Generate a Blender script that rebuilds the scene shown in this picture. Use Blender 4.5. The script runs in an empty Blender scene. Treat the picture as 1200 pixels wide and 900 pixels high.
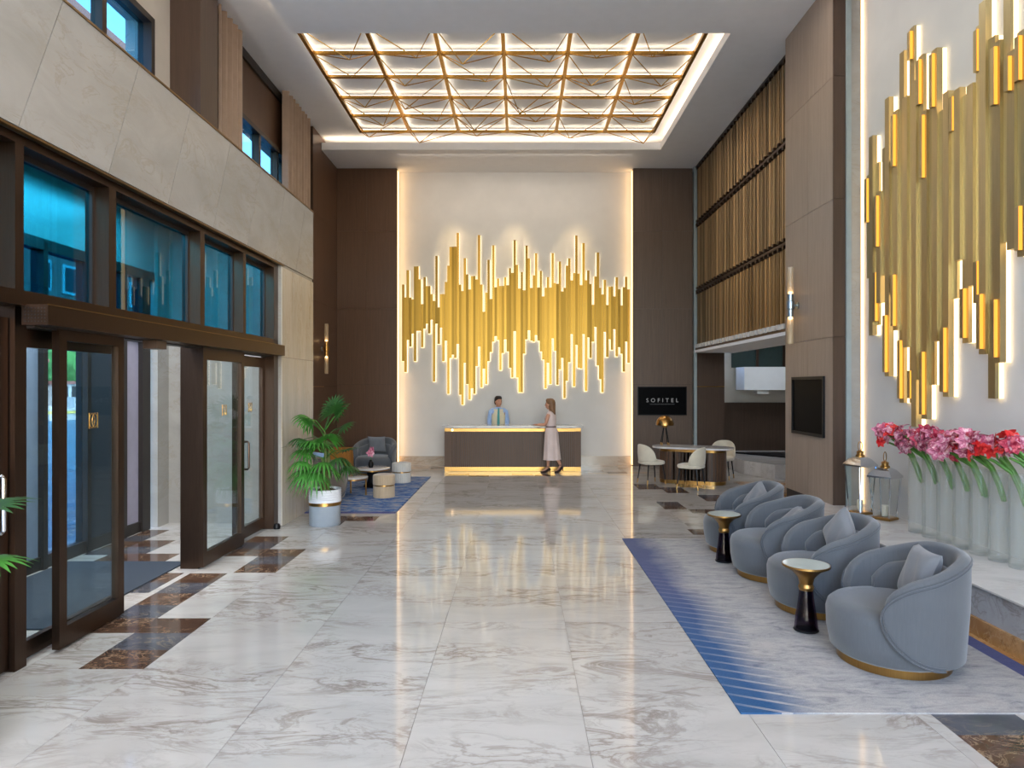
import bpy, bmesh, math, random
from mathutils import Vector, Matrix, Euler
random.seed(7)
C = bpy.context.scene
PI = math.pi
R = math.radians
# ---------------------------------------------------------------- camera, world, lights, exposure
cam_d = bpy.data.cameras.new('camera'); cam = bpy.data.objects.new('camera', cam_d); C.collection.objects.link(cam)
cam.location = (0, 0, 1.95); cam.rotation_euler = (PI/2, 0, 0)
cam_d.sensor_width = 36; cam_d.lens = 24; cam_d.shift_x = -8/1200; cam_d.shift_y = 3/1200
cam_d.clip_start = .05; cam_d.clip_end = 400
C.camera = cam
C.view_settings.view_transform = 'Standard'; C.view_settings.look = 'None'
C.view_settings.gamma = 1; C.view_settings.use_curve_mapping = False
C.view_settings.exposure = 0.0
C.cycles.use_denoising = True
C.cycles.max_bounces = 10; C.cycles.diffuse_bounces = 4; C.cycles.glossy_bounces = 4
C.cycles.transmission_bounces = 6; C.cycles.transparent_max_bounces = 16
C.cycles.caustics_reflective = False; C.cycles.caustics_refractive = False
C.cycles.sample_clamp_indirect = 6
w = bpy.data.worlds.new('sky'); C.world = w; w.use_nodes = True
wn = w.node_tree; sky = wn.nodes.new('ShaderNodeTexSky'); sky.sky_type = 'NISHITA'; sky.sun_disc = False
sky.sun_elevation = R(38); sky.sun_rotation = R(120); sky.air_density = 1.0; sky.dust_density = 2.5
bgn = wn.nodes['Background']; wn.links.new(sky.outputs[0], bgn.inputs[0]); bgn.inputs[1].default_value = 2.6

def light(name, kind, loc, energy, col=(1,1,1), size=1, size_y=None, rot=(0,0,0), spot=None, target=None, portal=False):
    d = bpy.data.lights.new(name, kind); d.energy = energy; d.color = col
    if kind == 'AREA':
        d.size = size
        if size_y: d.shape = 'RECTANGLE'; d.size_y = size_y
        else: d.shape = 'DISK'
        if portal: d.cycles.is_portal = True
    if kind == 'SPOT': d.spot_size = R(spot); d.spot_blend = .8; d.shadow_soft_size = size
    if kind == 'POINT': d.shadow_soft_size = size
    o = bpy.data.objects.new(name, d); C.collection.objects.link(o); o.location = loc; o.rotation_euler = rot
    if target: o.rotation_euler = (Vector(target)-Vector(loc)).to_track_quat('-Z', 'Y').to_euler()
    return o
NEUT = (1, .93, .85)
# added fill lights under the front ceiling, in rows above and behind the viewer
for lx in (-2.2, .6, 3.2):
    for ly in (-2.5, 1.5, 5.5, 8.6):
        light('ceiling_fill', 'AREA', (lx, ly, 7.27), 17, NEUT, .5)
# small warm spots in the far soffit, aimed at the sculpture
for lx in (-1.9, -.1, 1.7):
    light('reception_spot', 'SPOT', (lx, 15.75, 7.27), 150, (1, .72, .36), .08, spot=32, target=(lx*.8, 17, 5.15))
light('back_wall_fill', 'AREA', (-.1, 15.62, 7.275), 42, (1, .9, .78), 5.4, .12, target=(-.1, 17, 2.2))  # fill added to brighten the back wall
light('desk_fill', 'SPOT', (0, 15.6, 7.27), 110, (1, .88, .72), .08, spot=40, target=(0, 15.4, 0))  # fill added to light the dim far zone at the desk
for lx, ly, tx, pw in ((3.4, 15.9, 3.4, 110), (-3.6, 15.9, -3.6, 130)):
    light('lounge_fill', 'SPOT', (lx, ly, 7.27), pw, (1, .84, .66), .08, spot=50, target=(tx, 13.4, 0))  # fill added to lift the two far seating corners
for ly, pw in ((-2, 120), (.4, 120), (2.8, 100), (5.2, 45)):                   # fill lights added on the marble ledge to brighten the ceiling
    light('ledge_fill', 'AREA', (-3.9, ly, 4.84), pw, (.93, .97, 1), .12, 1.6, rot=(PI, 0, 0))
light('vestibule_fill', 'AREA', (-4.3, 6.5, 4.15), 230, (.95, .97, 1), .9, 4.5)  # fill added to brighten the dark vestibule
light('alcove_fill', 'AREA', (6.4, 16.2, 3.35), 26, (.85, .93, 1), 1.0, 1.0)  # fill added because the closed side hall is dim
# daylight portals: the open front behind the viewer and the left windows
light('front_portal', 'AREA', (.5, -5.2, 3.7), 1, size=9.4, size_y=7.2, rot=(PI/2, 0, 0), portal=True)
light('door_portal', 'AREA', (-5.35, 7, 1.8), 1, size=5.5, size_y=3.4, rot=(PI/2, 0, -PI/2), portal=True)
# ---------------------------------------------------------------- helpers: materials
def lin(c):
    return tuple(((x/255)/12.92 if x/255 <= .04045 else ((x/255+.055)/1.055)**2.4) for x in c)
class NT:
    def __init__(s, name):
        s.m = bpy.data.materials.new(name); s.m.use_nodes = True; s.t = s.m.node_tree
        s.b = s.t.nodes['Principled BSDF']; s.out = s.t.nodes['Material Output']
    def n(s, typ, ins=None, **kw):
        x = s.t.nodes.new('ShaderNode'+typ)
        for k, v in kw.items(): setattr(x, k, v)
        for k, v in (ins or {}).items(): s.set(x.inputs[k], v)
        return x
    def set(s, sock, v):
        if hasattr(v, 'is_output'): s.t.links.new(v, sock)
        elif isinstance(v, bpy.types.Node): s.t.links.new(v.outputs[0], sock)
        elif isinstance(v, (tuple, list)) and sock.type == 'RGBA' and len(v) == 3: sock.default_value = (*v, 1)
        else: sock.default_value = v
    def math(s, op, a, b=0, c=None):
        x = s.n('Math', operation=op); s.set(x.inputs[0], a); s.set(x.inputs[1], b)
        if c is not None: s.set(x.inputs[2], c)
        return x.outputs[0]
    def ramp(s, fac, stops):
        x = s.n('ValToRGB'); s.set(x.inputs[0], fac); e = x.color_ramp.elements
        while len(e) < len(stops): e.new(.5)
        for k, (p, c) in enumerate(stops):
            e[k].position = p; e[k].color = (*c, 1) if len(c) == 3 else c
        return x.outputs[0]
    def mix(s, fac, a, b, mode='MIX'):
        x = s.n('Mix', data_type='RGBA', blend_type=mode); s.set(x.inputs[0], fac); s.set(x.inputs[6], a); s.set(x.inputs[7], b)
        return x.outputs[2]
    def pos(s, scale=(1,1,1), rot=(0,0,0), rnd=False, obj=False):
        if obj: p = s.n('TexCoord').outputs['Object']
        else: p = s.n('NewGeometry').outputs['Position']
        if rnd:
            r = s.n('ObjectInfo').outputs['Random']
            v = s.n('CombineXYZ', {0: s.math('MULTIPLY', r, 37.), 1: s.math('MULTIPLY', r, 91.), 2: s.math('MULTIPLY', r, 13.)})
            a = s.n('VectorMath', operation='ADD'); s.set(a.inputs[0], p); s.set(a.inputs[1], v); p = a.outputs[0]
        m = s.n('Mapping'); s.set(m.inputs[0], p); m.inputs['Rotation'].default_value = rot; m.inputs['Scale'].default_value = scale
        return m.outputs[0]
    def noise(s, vec, scale, detail=4, rough=.55, dist=0):
        x = s.n('TexNoise', {'Scale': scale, 'Detail': detail, 'Roughness': rough, 'Distortion': dist}); s.set(x.inputs['Vector'], vec)
        return x.outputs['Fac']
    def base(s, col=None, rough=None, metal=None, spec=None, bump=None, bstr=.2, bdist=.01, emit=None, estr=0, sheen=None):
        b = s.b
        if col is not None: s.set(b.inputs['Base Color'], col)
        if rough is not None: s.set(b.inputs['Roughness'], rough)
        if metal is not None: s.set(b.inputs['Metallic'], metal)
        if spec is not None: s.set(b.inputs['Specular IOR Level'], spec)
        if sheen is not None: s.set(b.inputs['Sheen Weight'], sheen)
        if emit is not None: s.set(b.inputs['Emission Color'], emit); s.set(b.inputs['Emission Strength'], estr)
        if bump is not None:
            x = s.n('Bump', {'Strength': bstr, 'Distance': bdist}); s.set(x.inputs['Height'], bump); s.t.links.new(x.outputs[0], b.inputs['Normal'])
        return s.m
def plain(name, rgb, rough=.5, metal=0, var=.06, scale=6, **kw):
    t = NT(name); c = lin(rgb)
    f = t.noise(t.pos(), scale, 3)
    lo = tuple(x*(1-var) for x in c); hi = tuple(min(1, x*(1+var)) for x in c)
    return t.base(t.ramp(f, [(.3, lo), (.7, hi)]), rough, metal, **kw)
def emitter(name, rgb, strength):
    t = NT(name); return t.base((0,0,0), .6, emit=lin(rgb), estr=strength)
def marble(name, base, vein, vein2, scale=1.0, rough=.1, rot=(0,0,.25), stretch=(.55,1.6,1), amount=.75, rnd=True, cloud=None, thin=.035):
    t = NT(name)
    p = t.pos(stretch, rot, rnd)
    big = t.noise(p, 1.1*scale, 5, .6, .6)
    n1 = t.noise(p, 1.7*scale, 8, .62, 1.4)
    n2 = t.noise(p, 4.6*scale, 7, .65, 1.0)
    v1 = t.math('ABSOLUTE', t.math('SUBTRACT', n1, .5)); v2 = t.math('ABSOLUTE', t.math('SUBTRACT', n2, .5))
    m1 = t.ramp(v1, [(0, (1,1,1)), (thin, (0,0,0))]); m2 = t.ramp(v2, [(0, (1,1,1)), (thin*.8, (0,0,0))])
    gate = t.ramp(t.noise(p, .9*scale, 3), [(.42, (0,0,0)), (.62, (1,1,1))])
    col = t.ramp(big, [(.3, lin(cloud or tuple(x*.9 for x in base))), (.65, lin(base))])
    col = t.mix(t.math('MULTIPLY', t.math('MULTIPLY', m1, gate), amount), col, lin(vein))
    col = t.mix(t.math('MULTIPLY', t.math('MULTIPLY', m2, gate), amount*.6), col, lin(vein2))
    return t.base(col, rough, 0, spec=.5)
def wood(name, rgb, rough=.36, contrast=.16, axis=(9,9,.35)):
    t = NT(name); c = lin(rgb)
    p = t.pos(axis, rnd=True); f = t.noise(p, 3.2, 6, .6, .3); g = t.noise(p, 14, 3, .5)
    f2 = t.math('ADD', t.math('MULTIPLY', f, .7), t.math('MULTIPLY', g, .3))
    return t.base(t.ramp(f2, [(.3, tuple(x*(1-contrast) for x in c)), (.7, tuple(x*(1+contrast) for x in c))]), rough, 0, spec=.25, bump=g, bstr=.08, bdist=.003)
def metal(name, rgb, rough=.25, brushed=None, rnd=0):
    t = NT(name); c = lin(rgb)
    f = t.noise(t.pos(brushed or (30,30,1)), 4, 3)
    col = t.ramp(f, [(.3, tuple(x*.9 for x in c)), (.7, tuple(min(1, x*1.06) for x in c))])
    if rnd: col = t.mix(t.math('MULTIPLY', t.n('ObjectInfo').outputs['Random'], rnd), col, (0, 0, 0))
    return t.base(col, t.math('ADD', t.math('MULTIPLY', f, .12), rough-.06), 1.0)
def fabric(name, rgb, rough=.85, fine=420, var=.12, rib=None):
    t = NT(name); c = lin(rgb)
    p = t.pos(obj=True); f = t.noise(p, fine, 2); g = t.noise(p, 5, 3)
    h = t.math('ADD', t.math('MULTIPLY', f, .5), t.math('MULTIPLY', g, .5))
    if rib: h = t.math('ADD', t.math('MULTIPLY', h, .6), t.math('MULTIPLY', t.noise(t.pos((1, 1, .05), obj=True), rib, 2), .4))
    col = t.ramp(h, [(.3, tuple(x*(1-var) for x in c)), (.7, tuple(x*(1+var) for x in c))])
    return t.base(col, rough, 0, spec=.25, bump=f, bstr=.25, bdist=.002, sheen=.35)
def glass(name, tint=(1,1,1), refl=1.0, edge=None, rough=.0, ior=1.45):
    t = NT(name)
    tr = t.n('BsdfTransparent'); gl = t.n('BsdfGlossy', {'Roughness': rough, 'Color': (1,1,1)})
    if edge:
        lw = t.n('LayerWeight', {'Blend': .25})
        t.set(tr.inputs[0], t.ramp(lw.outputs['Facing'], [(.35, tint), (.95, edge)]))
    else: t.set(tr.inputs[0], tint)
    fc = t.n('LayerWeight', {'Blend': .5}).outputs['Facing']; r0 = ((ior-1)/(ior+1))**2
    f = t.math('MULTIPLY', t.math('MULTIPLY_ADD', t.math('POWER', fc, 5.), 1-r0, r0), refl*.6)
    mx = t.n('MixShader'); t.set(mx.inputs[0], f); t.t.links.new(tr.outputs[0], mx.inputs[1]); t.t.links.new(gl.outputs[0], mx.inputs[2])
    t.t.links.new(mx.outputs[0], t.out.inputs[0]); return t.m
# ---------------------------------------------------------------- helpers: meshes
class MB:
    def __init__(s): s.v = []; s.f = []
    def add(s, vs, fs):
        b = len(s.v); s.v += [tuple(x) for x in vs]; s.f += [tuple(b+i for i in q) for q in fs]; return s
    def box(s, x0, x1, y0, y1, z0, z1, M=None):
        x0, x1 = min(x0, x1), max(x0, x1); y0, y1 = min(y0, y1), max(y0, y1)
        vs = [(x0,y0,z0),(x1,y0,z0),(x1,y1,z0),(x0,y1,z0),(x0,y0,z1),(x1,y0,z1),(x1,y1,z1),(x0,y1,z1)]
        if M: vs = [M @ Vector(q) for q in vs]
        return s.add(vs, [(3,2,1,0),(4,5,6,7),(0,1,5,4),(1,2,6,5),(2,3,7,6),(3,0,4,7)])
    def prism(s, poly, z0, z1, M=None):
        n = len(poly); vs = [(x,y,z0) for x, y in poly]+[(x,y,z1) for x, y in poly]
        if M: vs = [M @ Vector(q) for q in vs]
        return s.add(vs, [tuple(range(n))[::-1], tuple(range(n, 2*n))]+[(i, (i+1) % n, n+(i+1) % n, n+i) for i in range(n)])
    def rings(s, rings, cap=True, close=False):
        n = len(rings[0]); vs = [q for r in rings for q in r]; fs = []
        m = len(rings)
        for k in range(m if close else m-1):
            a, b = k*n, ((k+1) % m)*n
            fs += [(a+i, a+(i+1) % n, b+(i+1) % n, b+i) for i in range(n)]
        if cap and not close: fs += [tuple(range(n))[::-1], tuple(range((m-1)*n, m*n))]
        return s.add(vs, fs)
    def lathe(s, prof, seg=24, c=(0,0,0), cap=True, sx=1, sy=1):
        return s.rings([[(c[0]+r*sx*math.cos(2*PI*i/seg), c[1]+r*sy*math.sin(2*PI*i/seg), c[2]+z) for i in range(seg)] for r, z in prof], cap)
    def tube(s, pts, r, seg=8, close=False):
        pts = [Vector(p) for p in pts]; out = []; n = len(pts); up = None
        for k, p in enumerate(pts):
            if close: d = pts[(k+1) % n]-pts[k-1]
            else: d = pts[min(k+1, n-1)]-pts[max(k-1, 0)]
            if d.length < 1e-9: d = Vector((0,0,1))
            d.normalize()
            if up is None:
                up = Vector((0,0,1)) if abs(d.z) < .9 else Vector((1,0,0))
            a = d.cross(up)
            if a.length < 1e-6: a = d.orthogonal()
            a.normalize(); b = a.cross(d).normalized(); up = b
            rr = r[k] if isinstance(r, (list, tuple)) else r
            out.append([p+(a*math.cos(2*PI*i/seg)+b*math.sin(2*PI*i/seg))*rr for i in range(seg)])
        return s.rings(out, True, close)
    def mesh(s, name, smooth=False, ang=40):
        me = bpy.data.meshes.new(name); me.from_pydata([tuple(q) for q in s.v], [], s.f); me.update()
        bm = bmesh.new(); bm.from_mesh(me); bmesh.ops.recalc_face_normals(bm, faces=bm.faces); bm.to_mesh(me); bm.free()
        if smooth: me.shade_smooth(); me.set_sharp_from_angle(angle=R(ang))
        return me
    def build(s, name, m, parent=None, smooth=False, world=True, ang=40):
        if parent is not None and world:
            o = Vector((0,0,0)); q = parent
            while q: o += q.location; q = q.parent
            s.v = [tuple(Vector(x)-o) for x in s.v]
        me = s.mesh(name, smooth, ang)
        return link(name, me, m, parent)
def link(name, me, m=None, parent=None):
    if m is not None and not me.materials: me.materials.append(m)
    o = bpy.data.objects.new(name, me); C.collection.objects.link(o)
    if parent: o.parent = parent
    return o
UNIT = {}
def piece(name, m, c, s, parent=None, rotz=0):
    """a box piece from one shared unit-cube mesh per material; c = world centre, s = size"""
    if m.name not in UNIT:
        UNIT[m.name] = MB().box(-.5,.5,-.5,.5,-.5,.5).mesh('piece_'+m.name); UNIT[m.name].materials.append(m)
    o = bpy.data.objects.new(name, UNIT[m.name]); C.collection.objects.link(o)
    off = Vector((0,0,0)); q = parent
    while q: off += q.location; q = q.parent
    o.location = Vector(c)-off; o.scale = s; o.rotation_euler.z = rotz
    if parent: o.parent = parent
    return o
def bpiece(name, m, x0, x1, y0, y1, z0, z1, parent=None):
    return piece(name, m, ((x0+x1)/2, (y0+y1)/2, (z0+z1)/2), (abs(x1-x0), abs(y1-y0), abs(z1-z0)), parent)
def empty(name, loc, rz=0):
    o = bpy.data.objects.new(name, None); C.collection.objects.link(o); o.location = loc; o.rotation_euler.z = rz
    o.empty_display_size = .1; return o
def tag(o, label, cat, group=None, kind=None):
    if label: o['label'] = label
    if cat: o['category'] = cat
    if group: o['group'] = group
    if kind: o['kind'] = kind
    return o
def thing(name, loc, label, cat, group=None, rz=0): return tag(empty(name, loc, rz), label, cat, group)
def struct(o, label=None):
    o['kind'] = 'structure'
    if label: o['label'] = label
    return o
def dup(root, loc, rz=0, label=None):
    r = root.copy(); C.collection.objects.link(r); r.location = loc; r.rotation_euler.z = rz
    if label: r['label'] = label
    for ch in list(root.children):
        c = ch.copy(); C.collection.objects.link(c); c.parent = r
        for g in list(ch.children):
            d = g.copy(); C.collection.objects.link(d); d.parent = c
    return r
def sstep(a, b, x):
    t = max(0, min(1, (x-a)/(b-a))); return t*t*(3-2*t)
# ---------------------------------------------------------------- materials
M_floor = marble('floor_marble', (200,195,188), (108,88,72), (140,126,114), 1.35, .075, rot=(0,0,.22), stretch=(.5,1.35,1), amount=.6, thin=.045, cloud=(184,179,172))
M_grout = plain('floor_grout', (150,142,132), .5)
M_brownm = marble('brown_marble', (98,72,56), (190,160,130), (60,42,32), 3.2, .08, amount=.7, cloud=(70,50,40), stretch=(1,1.2,1))
M_greym = marble('grey_marble', (92,92,98), (170,150,120), (60,60,66), 3.0, .08, amount=.6, cloud=(66,68,76), stretch=(.7,1.2,1))
M_beigem = marble('beige_marble', (205,190,172), (160,132,105), (180,160,140), 2.0, .1, amount=.6)
M_onyx = marble('onyx', (196,150,98), (110,72,38), (230,200,150), 2.4, .1, amount=.8, cloud=(160,112,64), stretch=(.8,.8,.8))
M_ledge = marble('ledge_marble', (220,216,212), (150,135,120), (185,178,172), 1.6, .05, amount=.4)
M_ledgef = marble('ledge_front_marble', (176,176,180), (120,112,108), (150,140,128), 2.2, .12, amount=.6, stretch=(1,.8,1))
M_wallm = marble('wall_marble', (168,164,159), (150,140,126), (168,158,146), 1.3, .25, rot=(.35,0,0), stretch=(1,.8,1.8), amount=.6, cloud=(154,150,144), thin=.03)
M_pierm = marble('pier_marble', (206,196,180), (172,150,120), (188,170,146), 1.6, .2, rot=(0,0,0), stretch=(2.4,2.4,.5), amount=.6, cloud=(190,182,168), thin=.04)
M_brown = wood('brown_panel', (94,70,54))
M_brownd = wood('dark_brown_panel', (80,64,54))
M_pillar = wood('grey_brown_panel', (154,136,121))
M_mid = wood('mid_brown_panel', (102,86,75))
M_seam = plain('panel_seam', (48,38,32), .7)
M_plaster = plain('pale_plaster', (206,198,186), .75, var=.05, scale=2.5)
M_white = plain('white_plaster', (218,214,208), .7, var=.04, scale=1.6)
M_ceil = plain('ceiling_paint', (240,241,244), .8, var=.015)
M_frame = metal('bronze_frame', (84,68,58), .38)
M_framed = plain('dark_frame', (38,32,29), .45)
M_gold = metal('brushed_gold', (206,160,84), .28)
M_goldw = metal('sculpture_gold', (214,196,150), .42, (40,40,.6), .4)
M_goldb = metal('relief_gold', (186,146,66), .4, (40,40,.6), .6)
M_bronze = metal('bronze_slat', (206,178,138), .44, (20,20,.4), .6)
M_brass = metal('brass', (172,132,76), .3)
M_strip = plain('pale_grey_strip', (150,160,160), .5)
M_steel = metal('steel', (170,180,184), .32)
M_chrome = metal('chrome', (220,222,226), .08)
M_black = plain('black_lacquer', (14,14,16), .4, spec=.25)
M_screen = plain('screen_glass', (7,7,8), .4, spec=.04)
M_led = emitter('warm_led', (255,226,176), 3)
M_ledw = emitter('cove_led', (255,226,190), 14)
M_ledg = emitter('grid_led', (255,234,204), 7)
M_amber = emitter('amber_reflection', (255,176,60), 1.6)  # glow stands in for LED light reflected on gold side faces
M_ledv = emitter('edge_led', (255,204,140), 4.5)
M_lamp = emitter('lamp_glow', (255,214,160), 8)
M_pane = glass('clear_pane', (.86,.93,.95), 1.0)
M_tint = glass('dimmed_pane', (.42,.5,.56), .9)  # tint added to tone down the overbright view outside
M_blue = glass('blue_pane', (.10,.52,.68), .9)
M_skyp = glass('sky_pane', (.3,.48,.58), .8)
M_vase = glass('vase_glass', (.965,.985,.99), .9, edge=(.62,.7,.74), ior=1.3)
def milk(m, k, rgb):
    t = m.node_tree; out = t.nodes['Material Output']; src = out.inputs[0].links[0].from_socket
    d = t.nodes.new('ShaderNodeBsdfTranslucent'); d.inputs[0].default_value = (*lin(rgb), 1); d2 = t.nodes.new('ShaderNodeBsdfDiffuse'); d2.inputs[0].default_value = (*lin(rgb), 1)
    a = t.nodes.new('ShaderNodeMixShader'); a.inputs[0].default_value = .5; t.links.new(d.outputs[0], a.inputs[1]); t.links.new(d2.outputs[0], a.inputs[2])
    x = t.nodes.new('ShaderNodeMixShader'); x.inputs[0].default_value = k; t.links.new(src, x.inputs[1]); t.links.new(a.outputs[0], x.inputs[2]); t.links.new(x.outputs[0], out.inputs[0])
milk(M_vase, .12, (240,232,222))
M_lglass = glass('lantern_glass', (.97,.98,.98), .7)
M_tube = glass('sconce_glass', (.97,.96,.93), .9, edge=(.6,.55,.47))
milk(M_tube, .3, (255,236,206))
M_hpane = plain('grey_green_pane', (66,80,76), .15)
M_frost = plain('frosted_blue_panel', (138,152,172), .35)
M_lilac = plain('frosted_lilac_panel', (172,166,184), .4)
M_mat = plain('entrance_mat', (52,60,70), .95, var=.2, scale=300)
M_chair = fabric('blue_grey_fabric', (89,92,96), rib=110)
M_piping = fabric('grey_piping', (78,81,86))
M_pillow = fabric('grey_pillow', (118,120,124), .6)
M_taupe = fabric('taupe_fabric', (120,108,100))
M_cream = fabric('cream_upholstery', (214,202,180), .7)
M_stool = fabric('beige_tufted', (186,164,136))
M_stoolw = fabric('pale_tufted', (206,200,190))
M_curtain = fabric('taupe_curtain', (176,154,136), .9)
M_tabletop = plain('pale_stone_top', (206,214,206), .12)
M_smoke = glass('smoked_glass', (.46,.38,.5), 1.0, edge=(.2,.15,.22))
M_leaf = plain('palm_leaf', (64,128,44), .5, var=.3, scale=9)
M_leafd = plain('dark_palm_leaf', (44,86,34), .5, var=.3, scale=9)
M_stem = plain('flower_stem', (84,132,52), .45, var=.25, scale=20)
M_trunk = plain('palm_trunk', (96,104,52), .7, var=.25, scale=30)
M_soil = plain('bark_mulch', (84,52,36), .95, var=.5, scale=60)
M_pot = plain('white_pot', (222,222,224), .35)
M_potg = plain('grey_pot', (150,158,166), .35)
M_skin = plain('skin', (206,152,124), .55, var=.04); M_skinm = plain('tan_skin', (190,138,110), .55, var=.04)
M_dress = fabric('pale_pink_dress', (226,204,196)); M_hairb = plain('light_brown_hair', (134,98,68), .55, var=.35, scale=40)
M_hairk = plain('black_hair', (26,20,18), .5, var=.3, scale=40)
M_shirt = fabric('light_blue_shirt', (160,188,230)); M_vest = fabric('sage_vest', (216,208,180)); M_tie = fabric('teal_tie', (70,150,150))
M_shoe = plain('dark_shoe', (42,30,30), .35); M_trouser = fabric('dark_trousers', (44,46,54)); M_belt = plain('belt', (120,96,92), .5)
M_eye = plain('eye_dark', (30,22,20), .3); M_lip = plain('lip', (166,92,84), .5)
# ================================================================ STRUCTURE
ZC, ZU = 7.29, 7.58          # soffit and upper ceiling heights
# ---- floor: slab with tiles and inlaid marble strips
floor = struct(MB().box(-5.6, 9, -5.4, 19.2, -.2, -.006).build('floor', M_grout), 'polished white marble floor with brown and grey inlays')
XJ = [-3.42, -2.59, -1.6, -.61, .38, 1.37, 2.36, 3.35, 4.34]
yj = [2.94-1.36*5+1.36*k for k in range(18)]
for a, b in zip(XJ, XJ[1:]):
    for y0, y1 in zip(yj, yj[1:]):
        if y0 > 17 or y1 < -2.6: continue
        bpiece('tile', M_floor, a+.0015, b-.0015, y0+.0015, min(y1, 17.2)-.0015, -.0065, 0, floor)
for k in range(6):                                   # side hall tiles
    for q in range(4):
        bpiece('tile', M_floor, 4.343+.9*q, 5.24+.9*q, 11+1.2*k, 12.197+1.2*k, -.0065, 0, floor)
for q in range(2):                                   # vestibule tiles
    for k in range(6): bpiece('tile', M_floor, -5.2+.89*q, -4.313+.89*q, 3.0+1.15*k, 4.147+1.15*k, -.0065, 0, floor)
def inlay(x0, x1, y0, spec, dy=.345):
    for k, ch in enumerate(spec):
        if ch == '.': continue
        bpiece('inlay_tile', {'b': M_brownm, 'g': M_greym, 't': M_beigem, 'o': M_onyx}[ch], x0, x1, y0+dy*k+.001, y0+dy*(k+1)-.001, -.006, .0008, floor)
inlay(-3.04, -2.59, 4.71, 'bgb'); inlay(-3.43, -3.04, 5.40, 'bgbgb'); inlay(-3.9, -3.5, 6.45, 'gb')
inlay(-2.99, -2.55, 7.15, 'bgb'); inlay(-3.43, -2.99, 7.85, 'bgb')
inlay(-4.35, -3.95, 7.62, 'b.'); inlay(-4.75, -4.35, 7.62, 'bgb.'); inlay(-5.05, -4.75, 7.9, 'gbgb')
inlay(2.45, 2.95, 3.13, 'bbg'); inlay(-2.52, -2.09, 9.9, 'b.'); inlay(-2.95, -2.52, 9.6, 'gb')
inlay(2.28, 2.72, 12.95, 'bg'); inlay(2.72, 3.13, 12.5, 'bg'); inlay(3.2, 3.6, 11.6, 'bg')
inlay(2.32, 2.68, 10.85, 'bg'); inlay(2.68, 3.1, 10.5, 'b'); inlay(2.3, 2.66, 8.98, 'b'); inlay(3.13, 3.6, 13.2, 'bg')
for k, (x, y, s) in enumerate([(-2.6, 16.2, 't'), (-2.1, 15.9, 'tb'), (-1.55, 14.95, 'b'), (-1.1, 14.75, 'b'), (-.6, 15.3, 't'), (-.15, 15.0, 'bt'), (.35, 14.85, 'bt'), (.9, 15.2, 'tt'), (1.5, 15.6, 'b'), (1.55, 15.2, 't'), (2.0, 15.0, 'tb'), (2.5, 15.3, 't'), (-3.0, 15.2, 't')]):
    inlay(x, x+.45, y, s, .3)
inlay(4.4, 5.2, 11.3, 'oooooo', .45); inlay(5.2, 6.0, 12.2, 'oooo', .45)
inlay(3.44, 3.575, 2.6, 'o'*14, .5)
mat = tag(MB().box(-5.0, -3.68, 5.46, 7.57, .001, .014).build('entrance_mat', M_mat), 'dark grey entrance mat on the vestibule floor behind the sliding doors', 'mat')
M_edge = metal('dark_brass_edge', (140,112,72), .4)
# ---- ceiling
cb = MB()
cb.box(-3.45, 5.0, -5.2, 10.32, ZC, 7.45); cb.box(3.2, 5.6, 10.32, 15.39, ZC, 7.45); cb.box(-4.45, 5.6, 15.39, 17.3, ZC, 7.45)
cb.box(-4.9, 5.6, -5.2, 17.3, ZU, 7.75)
ceiling = struct(cb.build('ceiling', M_ceil), 'pale ceiling with a lit recess')
for x0, x1, y0, y1 in ((3.27, 3.30, 10.3, 15.3), (-4.4, 3.2, 15.47, 15.5), (-3.3, 3.2, 10.21, 10.24), (-3.38, -3.35, -3, 10.2)):
    bpiece('led_strip', M_ledw, x0, x1, y0, y1, 7.452, 7.472, ceiling)
for lx in (-2.2, .6, 3.2):
    for ly in (-2.5, 1.5, 5.5, 8.6):
        MB().lathe([(.25, 7.285), (.29, 7.276), (.3, 7.29)], 20, (lx, ly, 0), cap=False).build('fill_ring', M_steel, ceiling)  # casings added around the unseen ceiling fill lights
# ---- left wall, lower: marble slabs over the entrance and the pier beside it
wall_left = struct(MB().box(-4.9, -3.31, -5.2, 3.2, 0, 4.74).box(-3.6, -3.31, 3.2, 10.94, 3.66, 4.74).box(-4.9, -3.6, 3.2, 10.94, 4.5, 4.74).box(-3.62, -3.31, 9.5, 10.94, 0, 3.7).box(-4.9, -3.62, 9.78, 10.94, 0, 3.7).build('wall_left', M_wallm), 'pale marble entrance wall')
y = 3.03-4
sh = -.45
def slab(ya, yb, z0, z1, lean, m=M_wallm):
    yb = min(yb, 10.95)
    vs = []
    for x in (-3.31, -3.298):
        for yy, z in ((ya, z0), (yb, z0), (yb+lean, z1), (ya+lean, z1)):
            vs.append((x, min(yy, 10.95), z))
    MB().add(vs, [(0,1,2,3),(7,6,5,4),(0,4,5,1),(1,5,6,2),(2,6,7,3),(3,7,4,0)]).build('marble_slab', m, wall_left)
ys = [-.55, .45, 1.45, 2.48, 3.5, 4.5, 5.49, 6.42, 7.37, 8.3, 9.2, 10.1, 10.95]
for a, b in zip(ys, ys[1:]): slab(a+.004, b-.004, 3.665, 4.74, .44)
for z0, z1 in ((0, 1.1), (1.1, 2.36), (2.36, 3.62)):
    bpiece('marble_slab', M_pierm, -3.31, -3.298, 9.51, 10.95, z0+.003, z1-.003, wall_left)
    bpiece('marble_slab', M_pierm, -3.62, -3.3, 10.94, 10.952, z0+.003, z1-.003, wall_left)
struct(MB().box(-3.36, -3.29, -1, 10.955, 4.742, 4.76).build('trim_1', M_edge), 'thin brass edge along the top of the marble entrance wall')
struct(MB().box(-3.33, -3.292, 3.0, 9.6, 3.64, 3.655).build('trim_2', M_edge))
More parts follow.
